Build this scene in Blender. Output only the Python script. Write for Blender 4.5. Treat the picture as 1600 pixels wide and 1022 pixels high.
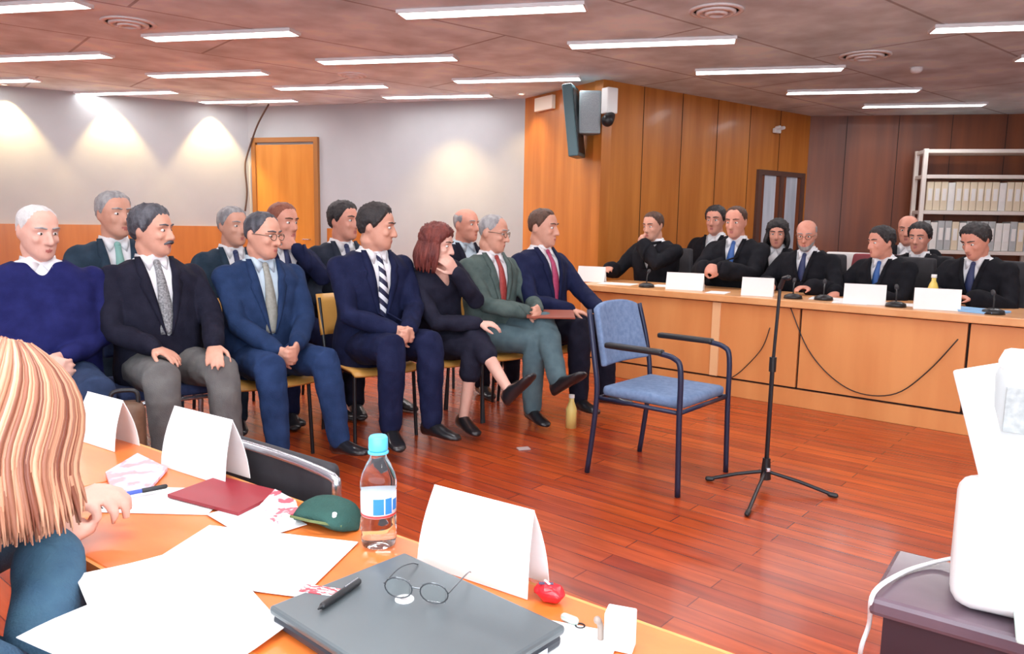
import bpy, bmesh, math, random
from mathutils import Vector, Matrix, noise
from mathutils.bvhtree import BVHTree
V = Vector; PI = math.pi; rad = math.radians
random.seed(7)
for o in list(bpy.data.objects): bpy.data.objects.remove(o)
scene = bpy.context.scene; col = scene.collection

# ------------------------------------------------------------------ camera
FPX = 1200.0; CAMZ = 1.27; PITCH = math.atan(164/1200); ROLL = rad(1.0)
_f = V((0, math.cos(PITCH), -math.sin(PITCH))); _r = V((1, 0, 0)); _u = _r.cross(_f)
CR = _r*math.cos(ROLL) + _u*math.sin(ROLL); CU = -_r*math.sin(ROLL) + _u*math.cos(ROLL)
cd = bpy.data.cameras.new('camera'); cam = bpy.data.objects.new('camera', cd); col.objects.link(cam)
cd.sensor_width = 36; cd.lens = 36*FPX/1600; cd.clip_start = .02
cam.matrix_world = Matrix(((CR.x, CU.x, -_f.x, 0), (CR.y, CU.y, -_f.y, 0), (CR.z, CU.z, -_f.z, CAMZ), (0, 0, 0, 1)))
scene.camera = cam
def ray(x, y): return _f + CR*((x-800)/FPX) - CU*((y-511)/FPX)
def at(x, y, z):                                 # point of the place at height z seen at a pixel of the photograph
    d = ray(x, y); return V((0, 0, CAMZ)) + d*((z-CAMZ)/d.z)

# ------------------------------------------------------------------ world, exposure
w = bpy.data.worlds.new('world'); scene.world = w; w.use_nodes = True
w.node_tree.nodes['Background'].inputs[0].default_value = (.5, .5, .55, 1)
w.node_tree.nodes['Background'].inputs[1].default_value = .1
vs = scene.view_settings; vs.view_transform = 'Standard'; vs.look = 'None'; vs.gamma = 1; vs.use_curve_mapping = False
vs.exposure = 0.27
LAMP_W = 8.5          # power of one ceiling fitting
SPOT_W = 130.0

# fill light added behind the camera to brighten the foreground and ceiling
wl = bpy.data.lights.new('window_daylight', 'AREA'); wl.shape = 'RECTANGLE'; wl.size = 9; wl.size_y = 1.5; wl.energy = 235; wl.color = (.86, .93, 1)
wo = bpy.data.objects.new('window_daylight', wl); col.objects.link(wo); wo.location = (-.6, -2.1, 1.65); wo.rotation_euler = (rad(106), 0, 0)

# ------------------------------------------------------------------ materials
MATS = {}
def mat(name, c, rough=.6, c2=None, scale=8, bump=0, bscale=60, metal=0, emit=0, spec=.5, stretch=(1, 1, 1), trans=0, coat=0, alpha=1, contrast=(.35, .65), sheen=0):
    if name in MATS: return MATS[name]
    m = bpy.data.materials.new(name); m.use_nodes = True; nt = m.node_tree; b = nt.nodes['Principled BSDF']
    b.inputs['Base Color'].default_value = (*c, 1); b.inputs['Roughness'].default_value = rough
    b.inputs['Metallic'].default_value = metal; b.inputs['Specular IOR Level'].default_value = spec
    b.inputs['Transmission Weight'].default_value = trans; b.inputs['Coat Weight'].default_value = coat; b.inputs['Coat Roughness'].default_value = .12
    if sheen: b.inputs['Sheen Weight'].default_value = sheen
    if emit: b.inputs['Emission Color'].default_value = (*c, 1); b.inputs['Emission Strength'].default_value = emit
    tc = nt.nodes.new('ShaderNodeTexCoord'); mp = nt.nodes.new('ShaderNodeMapping'); mp.inputs['Scale'].default_value = stretch
    nt.links.new(tc.outputs['Object'], mp.inputs[0])
    if c2 is not None:
        n = nt.nodes.new('ShaderNodeTexNoise'); n.inputs['Scale'].default_value = scale; n.inputs['Detail'].default_value = 4
        nt.links.new(mp.outputs[0], n.inputs[0])
        cr = nt.nodes.new('ShaderNodeValToRGB'); cr.color_ramp.elements[0].position = contrast[0]; cr.color_ramp.elements[1].position = contrast[1]
        cr.color_ramp.elements[0].color = (*c, 1); cr.color_ramp.elements[1].color = (*c2, 1)
        nt.links.new(n.outputs[0], cr.inputs[0]); nt.links.new(cr.outputs[0], b.inputs['Base Color'])
    if bump:
        n2 = nt.nodes.new('ShaderNodeTexNoise'); n2.inputs['Scale'].default_value = bscale
        nt.links.new(mp.outputs[0], n2.inputs[0])
        bp = nt.nodes.new('ShaderNodeBump'); bp.inputs['Strength'].default_value = bump; bp.inputs['Distance'].default_value = .01
        nt.links.new(n2.outputs[0], bp.inputs['Height']); nt.links.new(bp.outputs[0], b.inputs['Normal'])
    MATS[name] = m; return m
def cloth(name, c, c2=None, sheen=.0):
    return mat(name, c, .85, c2 or tuple(min(1, x*1.35+.004) for x in c), 14, .25, 220, spec=.2, sheen=sheen)

def brick_mat(name, c1, c2, cm, bw, bh, mortar, rot, rough, coat=0, grain=(1, 14, 1)):
    m = bpy.data.materials.new(name); m.use_nodes = True; nt = m.node_tree; b = nt.nodes['Principled BSDF']
    tc = nt.nodes.new('ShaderNodeTexCoord'); mp = nt.nodes.new('ShaderNodeMapping'); mp.inputs['Rotation'].default_value = (0, 0, rot)
    nt.links.new(tc.outputs['Object'], mp.inputs[0])
    br = nt.nodes.new('ShaderNodeTexBrick'); br.inputs['Scale'].default_value = 1
    br.inputs['Brick Width'].default_value = bw; br.inputs['Row Height'].default_value = bh; br.inputs['Mortar Size'].default_value = mortar
    br.inputs['Color1'].default_value = (*c1, 1); br.inputs['Color2'].default_value = (*c2, 1); br.inputs['Mortar'].default_value = (*cm, 1)
    br.inputs['Mortar Smooth'].default_value = .1; br.offset = .37; br.offset_frequency = 2
    nt.links.new(mp.outputs[0], br.inputs['Vector'])
    m2 = nt.nodes.new('ShaderNodeMapping'); m2.inputs['Scale'].default_value = grain; nt.links.new(mp.outputs[0], m2.inputs[0])
    n = nt.nodes.new('ShaderNodeTexNoise'); n.inputs['Scale'].default_value = 2.2; n.inputs['Detail'].default_value = 5; nt.links.new(m2.outputs[0], n.inputs[0])
    mr = nt.nodes.new('ShaderNodeMapRange'); mr.inputs[1].default_value = .3; mr.inputs[2].default_value = .7; mr.inputs[3].default_value = .72; mr.inputs[4].default_value = 1.25
    nt.links.new(n.outputs[0], mr.inputs[0])
    mx = nt.nodes.new('ShaderNodeMix'); mx.data_type = 'RGBA'; mx.blend_type = 'MULTIPLY'; mx.inputs[0].default_value = 1
    nt.links.new(br.outputs[0], mx.inputs[6]); nt.links.new(mr.outputs[0], mx.inputs[7]); nt.links.new(mx.outputs[2], b.inputs['Base Color'])
    b.inputs['Roughness'].default_value = rough; b.inputs['Coat Weight'].default_value = coat; b.inputs['Coat Roughness'].default_value = .15
    MATS[name] = m; return m

M_floor = brick_mat('parquet', (.50, .078, .014), (.32, .040, .011), (.16, .020, .007), 1.1, .09, .0022, rad(40), .27, .18, (1.2, 12, 1))
M_ceil = brick_mat('ceiling_panels', (.72, .88, .95), (.69, .85, .92), (.38, .44, .48), 2.4, 1.2, .012, rad(-40), .75, 0, (1, 1, 1))
M_plaster = mat('plaster', (.40, .42, .44), .9, (.43, .45, .47), 2, .05, 90)
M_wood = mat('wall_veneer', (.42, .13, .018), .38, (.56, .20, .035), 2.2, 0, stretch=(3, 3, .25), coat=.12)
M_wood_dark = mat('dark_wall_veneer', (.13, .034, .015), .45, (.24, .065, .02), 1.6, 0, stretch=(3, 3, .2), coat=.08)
M_bench = mat('bench_veneer', (.66, .25, .075), .42, (.76, .33, .11), 1.6, 0, stretch=(2.5, 2.5, .4), coat=.15)
M_bench_top = mat('bench_top_veneer', (.70, .32, .12), .35, (.78, .40, .17), 5, coat=.2)
M_door = mat('door_veneer', (.55, .20, .025), .4, (.66, .27, .045), 2.2, stretch=(3, 3, .3))
M_table = mat('table_laminate', (.72, .155, .025), .3, (.78, .20, .04), 4, stretch=(1, 4, 1), coat=.1)
M_table_edge = mat('table_edge', (.80, .34, .09), .4)
M_seatwood = mat('seat_plywood', (.72, .33, .07), .4, (.80, .42, .10), 5)
M_white = mat('white_paper', (.88, .88, .87), .7)
M_card = mat('white_card', (.86, .85, .82), .6)
M_black = mat('black_plastic', (.012, .012, .014), .4)
M_blackm = mat('black_metal', (.016, .016, .02), .35, metal=.3)
M_gap = mat('dark_gap', (.02, .012, .01), .8)
M_chrome = mat('tube_steel', (.55, .57, .62), .25, metal=.9)
M_navyframe = mat('navy_painted_steel', (.02, .025, .06), .35, metal=.2)
M_bluefab = mat('blue_grey_fabric', (.13, .20, .34), .9, (.18, .26, .42), 40, .3, 260)
M_navyfab = mat('navy_chair_fabric', (.02, .035, .10), .9, (.03, .05, .14), 40, .3, 260)
M_offblack = mat('black_upholstery', (.018, .017, .022), .7, (.03, .028, .034), 12)
M_emit = mat('fluorescent', (1, .98, .97), emit=9)
M_fix = mat('fixture_white', (.8, .8, .8), .5)
M_shelfm = mat('shelf_enamel', (.78, .72, .66), .4)
M_cream = mat('cream_board', (.80, .70, .52), .6, (.72, .62, .45), 6)
M_greyb = mat('grey_board', (.42, .45, .45), .6, (.52, .54, .54), 6)

# ------------------------------------------------------------------ object helpers
def link(name, me, m=None, parent=None, label=None, cat=None, group=None, kind=None, smooth=True):
    o = bpy.data.objects.new(name, me); col.objects.link(o)
    if m is not None:
        for x in (m if isinstance(m, (list, tuple)) else [m]): me.materials.append(x)
    if parent: o.parent = parent
    if label: o['label'] = label
    if cat: o['category'] = cat
    if group: o['group'] = group
    if kind: o['kind'] = kind
    if smooth and me: me.polygons.foreach_set('use_smooth', [True]*len(me.polygons))
    return o
def tag(o, label, cat, group=None):
    o['label'] = label; o['category'] = cat
    if group: o['group'] = group
    return o
def empty(name, loc, rz=0, label=None, cat=None, group=None):
    o = bpy.data.objects.new(name, None); col.objects.link(o); o.location = loc; o.rotation_euler = (0, 0, rz); o.empty_display_size = .1
    if label: tag(o, label, cat, group)
    return o
def bm2me(bm, name='m'):
    me = bpy.data.meshes.new(name); bm.normal_update(); bm.to_mesh(me); bm.free(); return me
def obj(name, bm, m=None, parent=None, label=None, cat=None, group=None, kind=None, smooth=False):
    bmesh.ops.recalc_face_normals(bm, faces=bm.faces)
    return link(name, bm2me(bm, name), m, parent, label, cat, group, kind, smooth)
def box(bm, c, s, rz=0, bev=0, rot=None, mi=0):
    b2 = bmesh.new(); bmesh.ops.create_cube(b2, size=1)
    bmesh.ops.scale(b2, vec=s, verts=b2.verts)
    if bev: bmesh.ops.bevel(b2, geom=b2.edges[:], offset=bev, segments=2, profile=.5, affect='EDGES')
    R = (rot.to_4x4() if rot is not None else Matrix.Rotation(rz, 4, 'Z'))
    bmesh.ops.transform(b2, matrix=Matrix.Translation(c) @ R, verts=b2.verts)
    for f in b2.faces: f.material_index = mi
    me = bpy.data.meshes.new('t'); b2.to_mesh(me); b2.free(); bm.from_mesh(me); bpy.data.meshes.remove(me)
def bx(c, s, rz=0, bev=0, rot=None):
    bm = bmesh.new(); box(bm, c, s, rz, bev, rot); return bm
def frames(pts):
    T = []
    for i in range(len(pts)):
        a = pts[max(0, i-1)]; b = pts[min(len(pts)-1, i+1)]
        t = (b-a); T.append(t.normalized() if t.length > 1e-9 else V((0, 0, 1)))
    n = V((0, 0, 1)) if abs(T[0].z) < .9 else V((1, 0, 0))
    out = []
    for t in T:
        n = (n - t*n.dot(t)).normalized(); out.append((t, n, t.cross(n)))
    return out
def ringskin(bm, rings, cap=True, mi=0):
    vs_ = [[bm.verts.new(p) for p in r] for r in rings]
    n = len(rings[0])
    for a, b in zip(vs_, vs_[1:]):
        for i in range(n):
            f = bm.faces.new((a[i], a[(i+1) % n], b[(i+1) % n], b[i])); f.material_index = mi
    if cap:
        for r in (vs_[0][::-1], vs_[-1]):
            c = bm.verts.new(sum((v.co for v in r), V())/n)
            for i in range(n): f = bm.faces.new((r[i], r[(i+1) % n], c)); f.material_index = mi
def tube(bm, pts, radii, n=8, round_=False, flat=None, mi=0):
    pts = [V(p) for p in pts]
    if isinstance(radii, (int, float)): radii = [radii]*len(pts)
    radii = list(radii)
    if round_:
        t0 = (pts[0]-pts[1]).normalized(); t1 = (pts[-1]-pts[-2]).normalized(); r0, r1 = radii[0], radii[-1]
        pre = [(pts[0]+t0*r0*math.sin(a), r0*math.cos(a)) for a in (1.35, .9, .45)]
        post = [(pts[-1]+t1*r1*math.sin(a), r1*math.cos(a)) for a in (.45, .9, 1.35)]
        pts = [p for p, _ in pre]+pts+[p for p, _ in post]; radii = [r for _, r in pre]+radii+[r for _, r in post]
    fr = frames(pts); rings = []
    for p, r, (t, a, b) in zip(pts, radii, fr):
        if flat: # (axis, factor): squash along axis
            ax, k = flat; ax = (ax - t*ax.dot(t)).normalized(); bb = t.cross(ax)
            rings.append([p + ax*(r*k*math.cos(q)) + bb*(r*math.sin(q)) for q in [2*PI*i/n for i in range(n)]])
        else: rings.append([p + a*(r*math.cos(q)) + b*(r*math.sin(q)) for q in [2*PI*i/n for i in range(n)]])
    ringskin(bm, rings, mi=mi)
def tb(pts, r, n=8, round_=False, flat=None):
    bm = bmesh.new(); tube(bm, pts, r, n, round_, flat); return bm
def lathe(prof, n=24, cx=0, cy=0):
    bm = bmesh.new(); ringskin(bm, [[V((cx+r*math.cos(2*PI*i/n), cy+r*math.sin(2*PI*i/n), z)) for i in range(n)] for r, z in prof]); return bm
def prism(bm, poly, z0, z1, mi=0):
    a = [bm.verts.new((p[0], p[1], z0)) for p in poly]; b = [bm.verts.new((p[0], p[1], z1)) for p in poly]; n = len(poly)
    for f in (a[::-1], b): bm.faces.new(f).material_index = mi
    for i in range(n): bm.faces.new((a[i], a[(i+1) % n], b[(i+1) % n], b[i])).material_index = mi
def bez(pts, n=6):
    pts = [V(p) for p in pts]; out = []
    for i in range(len(pts)-1):
        p0 = pts[max(0, i-1)]; p1 = pts[i]; p2 = pts[i+1]; p3 = pts[min(len(pts)-1, i+2)]
        for k in range(n):
            t = k/n; out.append(.5*((2*p1)+(p2-p0)*t+(2*p0-5*p1+4*p2-p3)*t*t+(3*p1-p0-3*p2+p3)*t**3))
    out.append(pts[-1]); return out
def dup(root, loc, rz, label=None, cat=None, group=None):
    r = root.copy(); col.objects.link(r); r.location = loc; r.rotation_euler = (0, 0, rz)
    if label: r['label'] = label
    if group: r['group'] = group
    for ch in list(root.children):
        c = ch.copy(); col.objects.link(c); c.parent = r
        for g in list(ch.children): d = g.copy(); col.objects.link(d); d.parent = c
    return r
def dirz(v): return math.atan2(v[1], v[0])

# ------------------------------------------------------------------ room shell
CZ = 2.70; K = (2.70-1.27)/(2.45-1.27)
LC = V((-2.90, 8.52))*K; LL = V((-7.0, 6.08))*K; E1 = V((.09, 7.62))*K; E2 = V((.72, 6.56))*K; CN = V((3.16, 8.46))*K; RR = V((7.2, 7.62))*K
XL, XR = LL.x, RR.x
def ZK(z): return 1.27+(z-1.27)*K
def flat_slab(name, z0, z1, m):
    bm = bmesh.new(); prism(bm, [V((XL-.3, -2.5)), V((XR+.3, -2.5)), V((XR+.3, 11)), V((XL-.3, 11))], z0, z1)
    return obj(name, bm, m, kind='structure')
flat_slab('floor', -.1, 0, M_floor); flat_slab('ceiling', CZ, CZ+.1, M_ceil)
def wall(name, a, b, m, z0=0, z1=CZ, th=.12, inset=0):
    d = (b-a).normalized(); nrm = V((d.y, -d.x))       # towards the room for left-to-right walls
    a2 = a+nrm*inset; b2 = b+nrm*inset
    bm = bmesh.new(); prism(bm, [a2, b2, b2-nrm*th, a2-nrm*th], z0, z1)
    return obj(name, bm, m, kind='structure')
wall('wall_left', LL, LC, M_plaster); wall('wall_back', LC, E1+V((-.0, 0)), M_plaster)
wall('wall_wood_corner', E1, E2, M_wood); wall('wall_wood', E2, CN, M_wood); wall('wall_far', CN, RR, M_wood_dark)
wall('wall_right', RR, V((XR, -2.2)), M_plaster); wall('wall_front', V((XR, -2.2)), V((XL, -2.2)), M_plaster); wall('wall_side', V((XL, -2.2)), LL, M_plaster)
for i, x in enumerate((-4.6, -2.0, .6, 3.2)):  # row of glowing panes added out of view to go with the fill light
    r = empty('window_%d' % (i+1), (x, -2.2, 1.65)); r['kind'] = 'structure'
    f = bmesh.new()
    for xx in (-1.2, 0, 1.2): box(f, (xx, .02, 0), (.06, .04, 1.56))
    for zz in (-.75, .75): box(f, (0, .02, zz), (2.46, .04, .06))
    obj('window_frame', f, M_fix, r); obj('window_pane', bx((0, .008, 0), (2.4, .01, 1.5)), mat('daylit_glass', (.80, .90, 1), emit=2.2), r)
# wooden dado along the back
dL = (LC-LL).normalized(); dB = (E1-LC).normalized(); nB = V((dB.y, -dB.x)); nL = V((dL.y, -dL.x))
wall('trim_1', LL, LC-dL*.02, M_wood, 0, 1.15, .03, .032)
wall('trim_2', LC+dB*1.17, LC+dB*1.9, M_wood, 0, 1.15, .03, .032)
# panel joints on the veneer walls
dW = (CN-E2).normalized(); nW = V((dW.y, -dW.x)); k = 0; s_ = .6
while s_ < (CN-E2).length-.1:
    p = E2+dW*s_+nW*.001; k += 1
    obj('trim_%d' % (k+2), bx((p.x, p.y, CZ/2), (.006, .006, CZ), dirz(dW)), M_gap, kind='structure'); s_ += .62
dF = (RR-CN).normalized(); nF = V((dF.y, -dF.x)); s_ = .45
while s_ < 3.4:
    p = CN+dF*s_+nF*.001; k += 1
    obj('trim_%d' % (k+2), bx((p.x, p.y, CZ/2), (.006, .006, CZ), dirz(dF)), M_gap, kind='structure'); s_ += .62
# door in the back wall
def door_at(a, d, n, wd, ht, name, m, fm):
    r = empty(name, (a.x+d.x*wd/2, a.y+d.y*wd/2, 0), dirz(d)); r['kind'] = 'structure'
    s = -1      # room side is local -y
    obj('door_leaf', bx((0, -.02, ht/2), (wd-.10, .03, ht-.06), 0, .004), m, r)
    f = bmesh.new(); box(f, (-wd/2+.03, -.025, ht/2), (.06, .05, ht)); box(f, (wd/2-.03, -.025, ht/2), (.06, .05, ht)); box(f, (0, -.025, ht+.03), (wd, .05, .06))
    obj('door_frame', f, fm, r)
    h = tb([(wd/2-.13, -.03, 1.0), (wd/2-.13, -.08, 1.0), (wd/2-.22, -.08, 1.0)], .009, 8); obj('door_handle', h, M_chrome, r)
    return r
door_at(LC+dB*.08, dB, nB, .98, 2.24, 'door_1', M_door, mat('door_frame_brown', (.33, .14, .035), .45))
# glazed double door in the veneer wall by the corner
M_glass = mat('frosted_glass', (.42, .48, .56), .18, (.62, .68, .76), 3, stretch=(4, 4, .3), spec=.8)  # pale upright streaks of reflection are put into the glass colour
a = E2+dW*((CN-E2).length-1.12); r = empty('door_2', (a.x+dW.x*.52, a.y+dW.y*.52, 0), dirz(dW)); r.scale = (1.42, 1, 1.0); r['kind'] = 'structure'
f = bmesh.new()
for x in (-.33, 0, .33): box(f, (x, -.02, .98), (.05, .04, 1.96))
for z in (.15, .85, 1.93): box(f, (0, -.021, z), (.68, .036, .06))
obj('door_frame', f, mat('dark_door_frame', (.10, .05, .04), .4), r)
for x in (-.165, .165): obj('door_glass', bx((x, -.012, 1.4), (.17, .016, 1.0)), M_glass, r)
obj('door_panel', bx((0, -.012, 1.0), (.66, .012, 1.9)), M_wood_dark, r)

# ------------------------------------------------------------------ ceiling fittings
LA = rad(-13)
def ceiling_lamp(x, y, i, label, L=1.27, W=.17, P=1.0):
    if i < 100: x, y = x*K, y*K
    r = empty('ceiling_light', (x, y, CZ), LA, label, 'ceiling light', 'fluorescent ceiling lights')
    f = bmesh.new()
    for yy in (-W/2, W/2): box(f, (0, yy, -.012), (L+.03, .012, .024))
    for xx in (-L/2-.01, L/2+.01): box(f, (xx, 0, -.012), (.012, W+.01, .024))
    obj('fixture_frame', f, M_fix, r)
    d = bmesh.new(); box(d, (0, 0, -.008), (L, W-.014, .012)); obj('diffuser', d, M_emit, r)
    la = bpy.data.lights.new('lamp', 'AREA'); la.shape = 'RECTANGLE'; la.size = L; la.size_y = W; la.energy = LAMP_W*P; la.color = (.95, .97, 1)
    lo = bpy.data.objects.new('lamp', la); col.objects.link(lo); lo.parent = r; lo.location = (0, 0, -.03)
    return r
LAMPS = [(.87, 5.2, 'ceiling light above the audience, left of the dark screen bracket'), (1.9, 6.02, 'ceiling light in front of the orange wood wall, above the left judges'),
 (2.9, 6.86, 'short ceiling light over the middle of the judges bench'), (3.88, 7.55, 'farthest ceiling light, nearest to the white shelf'),
 (-.15, 4.5, 'bright ceiling light at the top centre of the picture'), (0, 6.58, 'ceiling light just left of the wall mounted screen'),
 (-.75, 7.5, 'ceiling light close to the back wall, between door and wood wall'), (-.96, 5.88, 'ceiling light in the middle of the room above the striped tie man'),
 (-1.66, 7.1, 'small ceiling light above and right of the wooden door'), (-2.56, 6.58, 'ceiling light in front of the third wall glow'),
 (-1.93, 5.2, 'large bright ceiling light left of centre near the round vent'), (-3.54, 6.0, 'ceiling light near the left edge above the wall glows'),
 (2.97, 4.62, 'ceiling light at the top right edge of the picture'), (-2.95, 4.62, 'ceiling light cut by the top left corner'),
 (-2.72, 8.02, 'thin ceiling light touching the back wall above the door'), (-3.75, 7.62, 'thin ceiling light between first and second wall glows'), (-4.75, 7.1, 'thin ceiling light at the left edge over the wall glow'), (3.95, 5.35, 'ceiling light end showing at the right edge')]
for i, (x, y, lb) in enumerate(LAMPS): ceiling_lamp(x, y, i, lb, P=.25 if 'thin' in lb or 'close to the back' in lb else (.55 if x > 1.5 and y > 5.8 else 1))
for i, (x, y, pw) in enumerate([(-.8, 2.6, 1.5), (.8, 2.9, 1.2), (-2.6, 2.4, 1.2), (2.6, 2.5, 1), (-.6, .9, 2.4), (.9, .7, 2), (-1.2, -.6, 3), (1.4, -.8, 3), (4.6, 3.4, .6), (-4.6, 3.6, .8)]):  # unseen fittings added beyond the frame, mainly to brighten the foreground
    ceiling_lamp(x, y, i, 'ceiling light overhead, outside the picture', P=pw)
def round_vent(x, y, rr, label, cat='ceiling vent'):
    x, y, rr = x*K, y*K, rr*K
    r = empty('ceiling_vent', (x, y, CZ), 0, label, cat, 'round ceiling vents')
    for j, (a0, z) in enumerate(((1, .008), (.72, .02), (.42, .03))):
        bm = lathe([(rr*a0, 0), (rr*a0, -z), (rr*a0-.03, -z-.006), (rr*a0-.03, 0)], 28); obj('vent_ring', bm, M_fix, r, smooth=True)
    return r
round_vent(-2.4, 4.95, .16, 'round vent in the ceiling at the upper left')
round_vent(2.4, 5.5, .17, 'round vent in the ceiling above the middle judges')
round_vent(1.1, 4.45, .15, 'round vent in the ceiling near the top centre')
round_vent(-1.35, 6.55, .12, 'small round vent between two ceiling lights at centre left')
p = at(1432, 106, CZ)
obj('smoke_detector', lathe([(.001, 0), (.055, 0), (.05, -.03), (.03, -.045), (.001, -.05)], 20, p.x, p.y), M_fix, None, smooth=True).location = (0, 0, CZ)
tag(bpy.data.objects['smoke_detector'], 'small round smoke detector on the ceiling at right', 'smoke detector')
# wall washers
def washer(p, label, e=SPOT_W, ang=80, blend=.45):
    r = empty('downlight', (p.x, p.y, CZ), 0, label, 'downlight', 'warm downlights along the back wall')
    obj('trim_ring', lathe([(.055, 0), (.05, -.012), (.038, -.012), (.036, 0)], 20), M_fix, r, smooth=True)
    obj('bulb', lathe([(.001, -.002), (.03, -.002), (.03, -.006), (.001, -.008)], 14), mat('warm_bulb', (1, .85, .55), emit=6), r)
    la = bpy.data.lights.new('lamp', 'SPOT'); la.energy = e; la.color = (1, .70, .30); la.spot_size = rad(ang); la.spot_blend = blend; la.shadow_soft_size = .03
    lo = bpy.data.objects.new('lamp', la); col.objects.link(lo); lo.parent = r; lo.location = (0, 0, -.02)
def onwall(A, d, n, x):             # where the pixel column x meets a wall, at ceiling height
    dd = ray(x, 150); m = Matrix(((dd.x, -d.x), (dd.y, -d.y))); t, s = m.inverted() @ V((A.x, A.y)); return A+d*s
for x, lb in ((8, 'leftmost warm downlight washing the back wall'), (172, 'middle warm downlight washing the left wall'), (328, 'warm downlight nearest the wooden door, washing the wall'), (-170, 'warm downlight beyond the left edge')):
    washer(onwall(LL, dL, nL, x)+nL*.13, lb)
washer(onwall(LC, dB, nB, 715)+nB*.45, 'warm downlight above the wall right of the door', 110, 100, .8)
washer(E1+V((.0, -.35))+V((-.05, 0)), 'warm downlight beside the narrow orange wood panel', 26, 100, .8)

# ------------------------------------------------------------------ wall items
q = onwall(LC, dB, nB, 392)
cz = [(420, 170, .25), (402, 196, .10), (387, 240, .05), (383, 262, .05), (386, 300, .05), (383, 330, .05)]
pts = []
for x, y, off in cz:
    b0 = onwall(LC, dB, nB, max(x, 392))+nB*off; d = ray(x, y); t = b0.y/d.y; pts.append(V((d.x*t, b0.y, CAMZ+d.z*t)))
pts[0].z = CZ-.01
obj('hanging_cable', tb(bez(pts), .011, 6), mat('brown_cable', (.09, .05, .035), .6), None, 'thin dark cable hanging from the ceiling beside the wooden door', 'cable', smooth=True)
dE = (E2-E1).normalized(); nE = V((dE.y, -dE.x))
p = onwall(E1, dE, nE, 855)+nE*.03
obj('wall_box', bx((p.x, p.y, ZK(2.355)), (.36, .05, .15), dirz(dE), .006), mat('ivory_plastic', (.85, .80, .68), .4), None, 'small ivory sign box high on the orange wood wall', 'sign box')
p = onwall(E1, dE, nE, 905)+nE*.05
scr = empty('wall_screen', (p.x, p.y, ZK(2.12)), 0, 'thin dark teal screen seen edge on, tilted from a wall bracket', 'screen')
rt = Matrix.Rotation(rad(86), 3, 'Z') @ Matrix.Rotation(rad(-7), 3, 'X') 
rt = Matrix.Rotation(rad(-7), 3, 'Y') @ Matrix.Rotation(rad(76), 3, 'Z')
obj('screen_panel', bx((-.03, -.30, -.02), (.46, .10, .70), 0, .012, rt), mat('teal_grey_casing', (.06, .13, .15), .35), scr)
obj('screen_display', bx((.022, -.315, -.015), (.40, .006, .62), 0, 0, rt), M_black, scr)
ab = bmesh.new(); box(ab, (.04, -.06, .12), (.07, .30, .05)); box(ab, (.03, .06, .12), (.12, .05, .3)); obj('wall_bracket', ab, M_blackm, scr)
sp = empty('wall_loudspeaker', (p.x+.13, p.y-.30, ZK(2.18)), -.1, 'grey loudspeaker box between the wall screen and the camera', 'loudspeaker')
obj('cabinet', bx((0, 0, 0), (.22, .18, .42), 0, .015), mat('grey_casing', (.30, .36, .38), .5), sp)
obj('speaker_grille', bx((0, -.093, 0), (.18, .006, .37), 0, .002), mat('grille_grey', (.36, .40, .42), .7, (.22, .25, .27), 200), sp)
obj('speaker_bracket', tb([(0, .08, .1), (0, .30, .14)], .016), M_blackm, sp)
cmx = V((p.x+.31, p.y-.42))
cm = empty('security_camera', (cmx.x, cmx.y, ZK(2.2)), dirz(dE), 'white camera housing with a black round lens pointing down', 'camera')
obj('camera_housing', bx((0, 0, .08), (.11, .13, .25), 0, .012), mat('white_casing', (.82, .82, .80), .4), cm)
obj('camera_arm', tb([(0, 0, -.04), (.03, -.03, -.09)], .02), M_blackm, cm)
obj('camera_lens', tb([(.02, 0, -.07), (.07, -.07, -.12)], [.05, .062], 16, True), M_black, cm, smooth=True)
p = onwall(E2, dW, nW, 1214)+nW*.03
pc = empty('emergency_lamp', (p.x, p.y, ZK(2.24)), dirz(dW), 'tiny white twin lamp high on the dark wood wall', 'lamp')
obj('lamp_body', bx((0, 0, 0), (.12, .05, .06), 0, .01), M_fix, pc)
for x in (-.04, .05): obj('lamp_head', tb([(x, -.02, .03), (x, -.06, .035)], .022, 12, True), M_fix, pc, smooth=True)

# ------------------------------------------------------------------ shelf with files
SP0 = V((4.08, 7.80))*K; dS = dF; nS = nF
def shelf(org, label, W=1.30):
    r = empty('shelf_unit', (org.x, org.y, 0), dirz(dS), label, 'shelf')
    for x in (0, W):
        for y in (0, .34): obj('upright', bx((x, y, 1.115), (.05, .05, 2.23), 0, .004), M_shelfm, r)
    for z in (.10, .55, 1.00, 1.475, 1.90, 2.20): obj('shelf_board', bx((W/2, .17, z), (W+.03, .38, .045), 0, .004), M_shelfm, r)
    return r
sh = shelf(SP0, 'white metal shelf rack holding rows of files at right'); o2 = SP0+dS*1.35; shelf(o2, 'second white shelf rack cut by the right edge')
def binder_proto(m, h, wd):
    r = empty('file_binder', (0, 0, 0), 0); obj('cover', bx((0, .13, h/2), (wd, .26, h), 0, .004), m, r)
    obj('spine_label', bx((0, -.002, h*.55), (wd*.6, .003, h*.42)), M_card, r); return r
pa = binder_proto(M_cream, .34, .074); pb = binder_proto(M_greyb, .35, .074); pw = binder_proto(mat('white_board', (.80, .80, .76), .6), .33, .074)
ords = ['first', 'second', 'third', 'fourth', 'fifth', 'sixth', 'seventh', 'eighth', 'ninth', 'tenth', 'eleventh', 'twelfth', 'thirteenth', 'fourteenth', 'fifteenth']
used = set()
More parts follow.
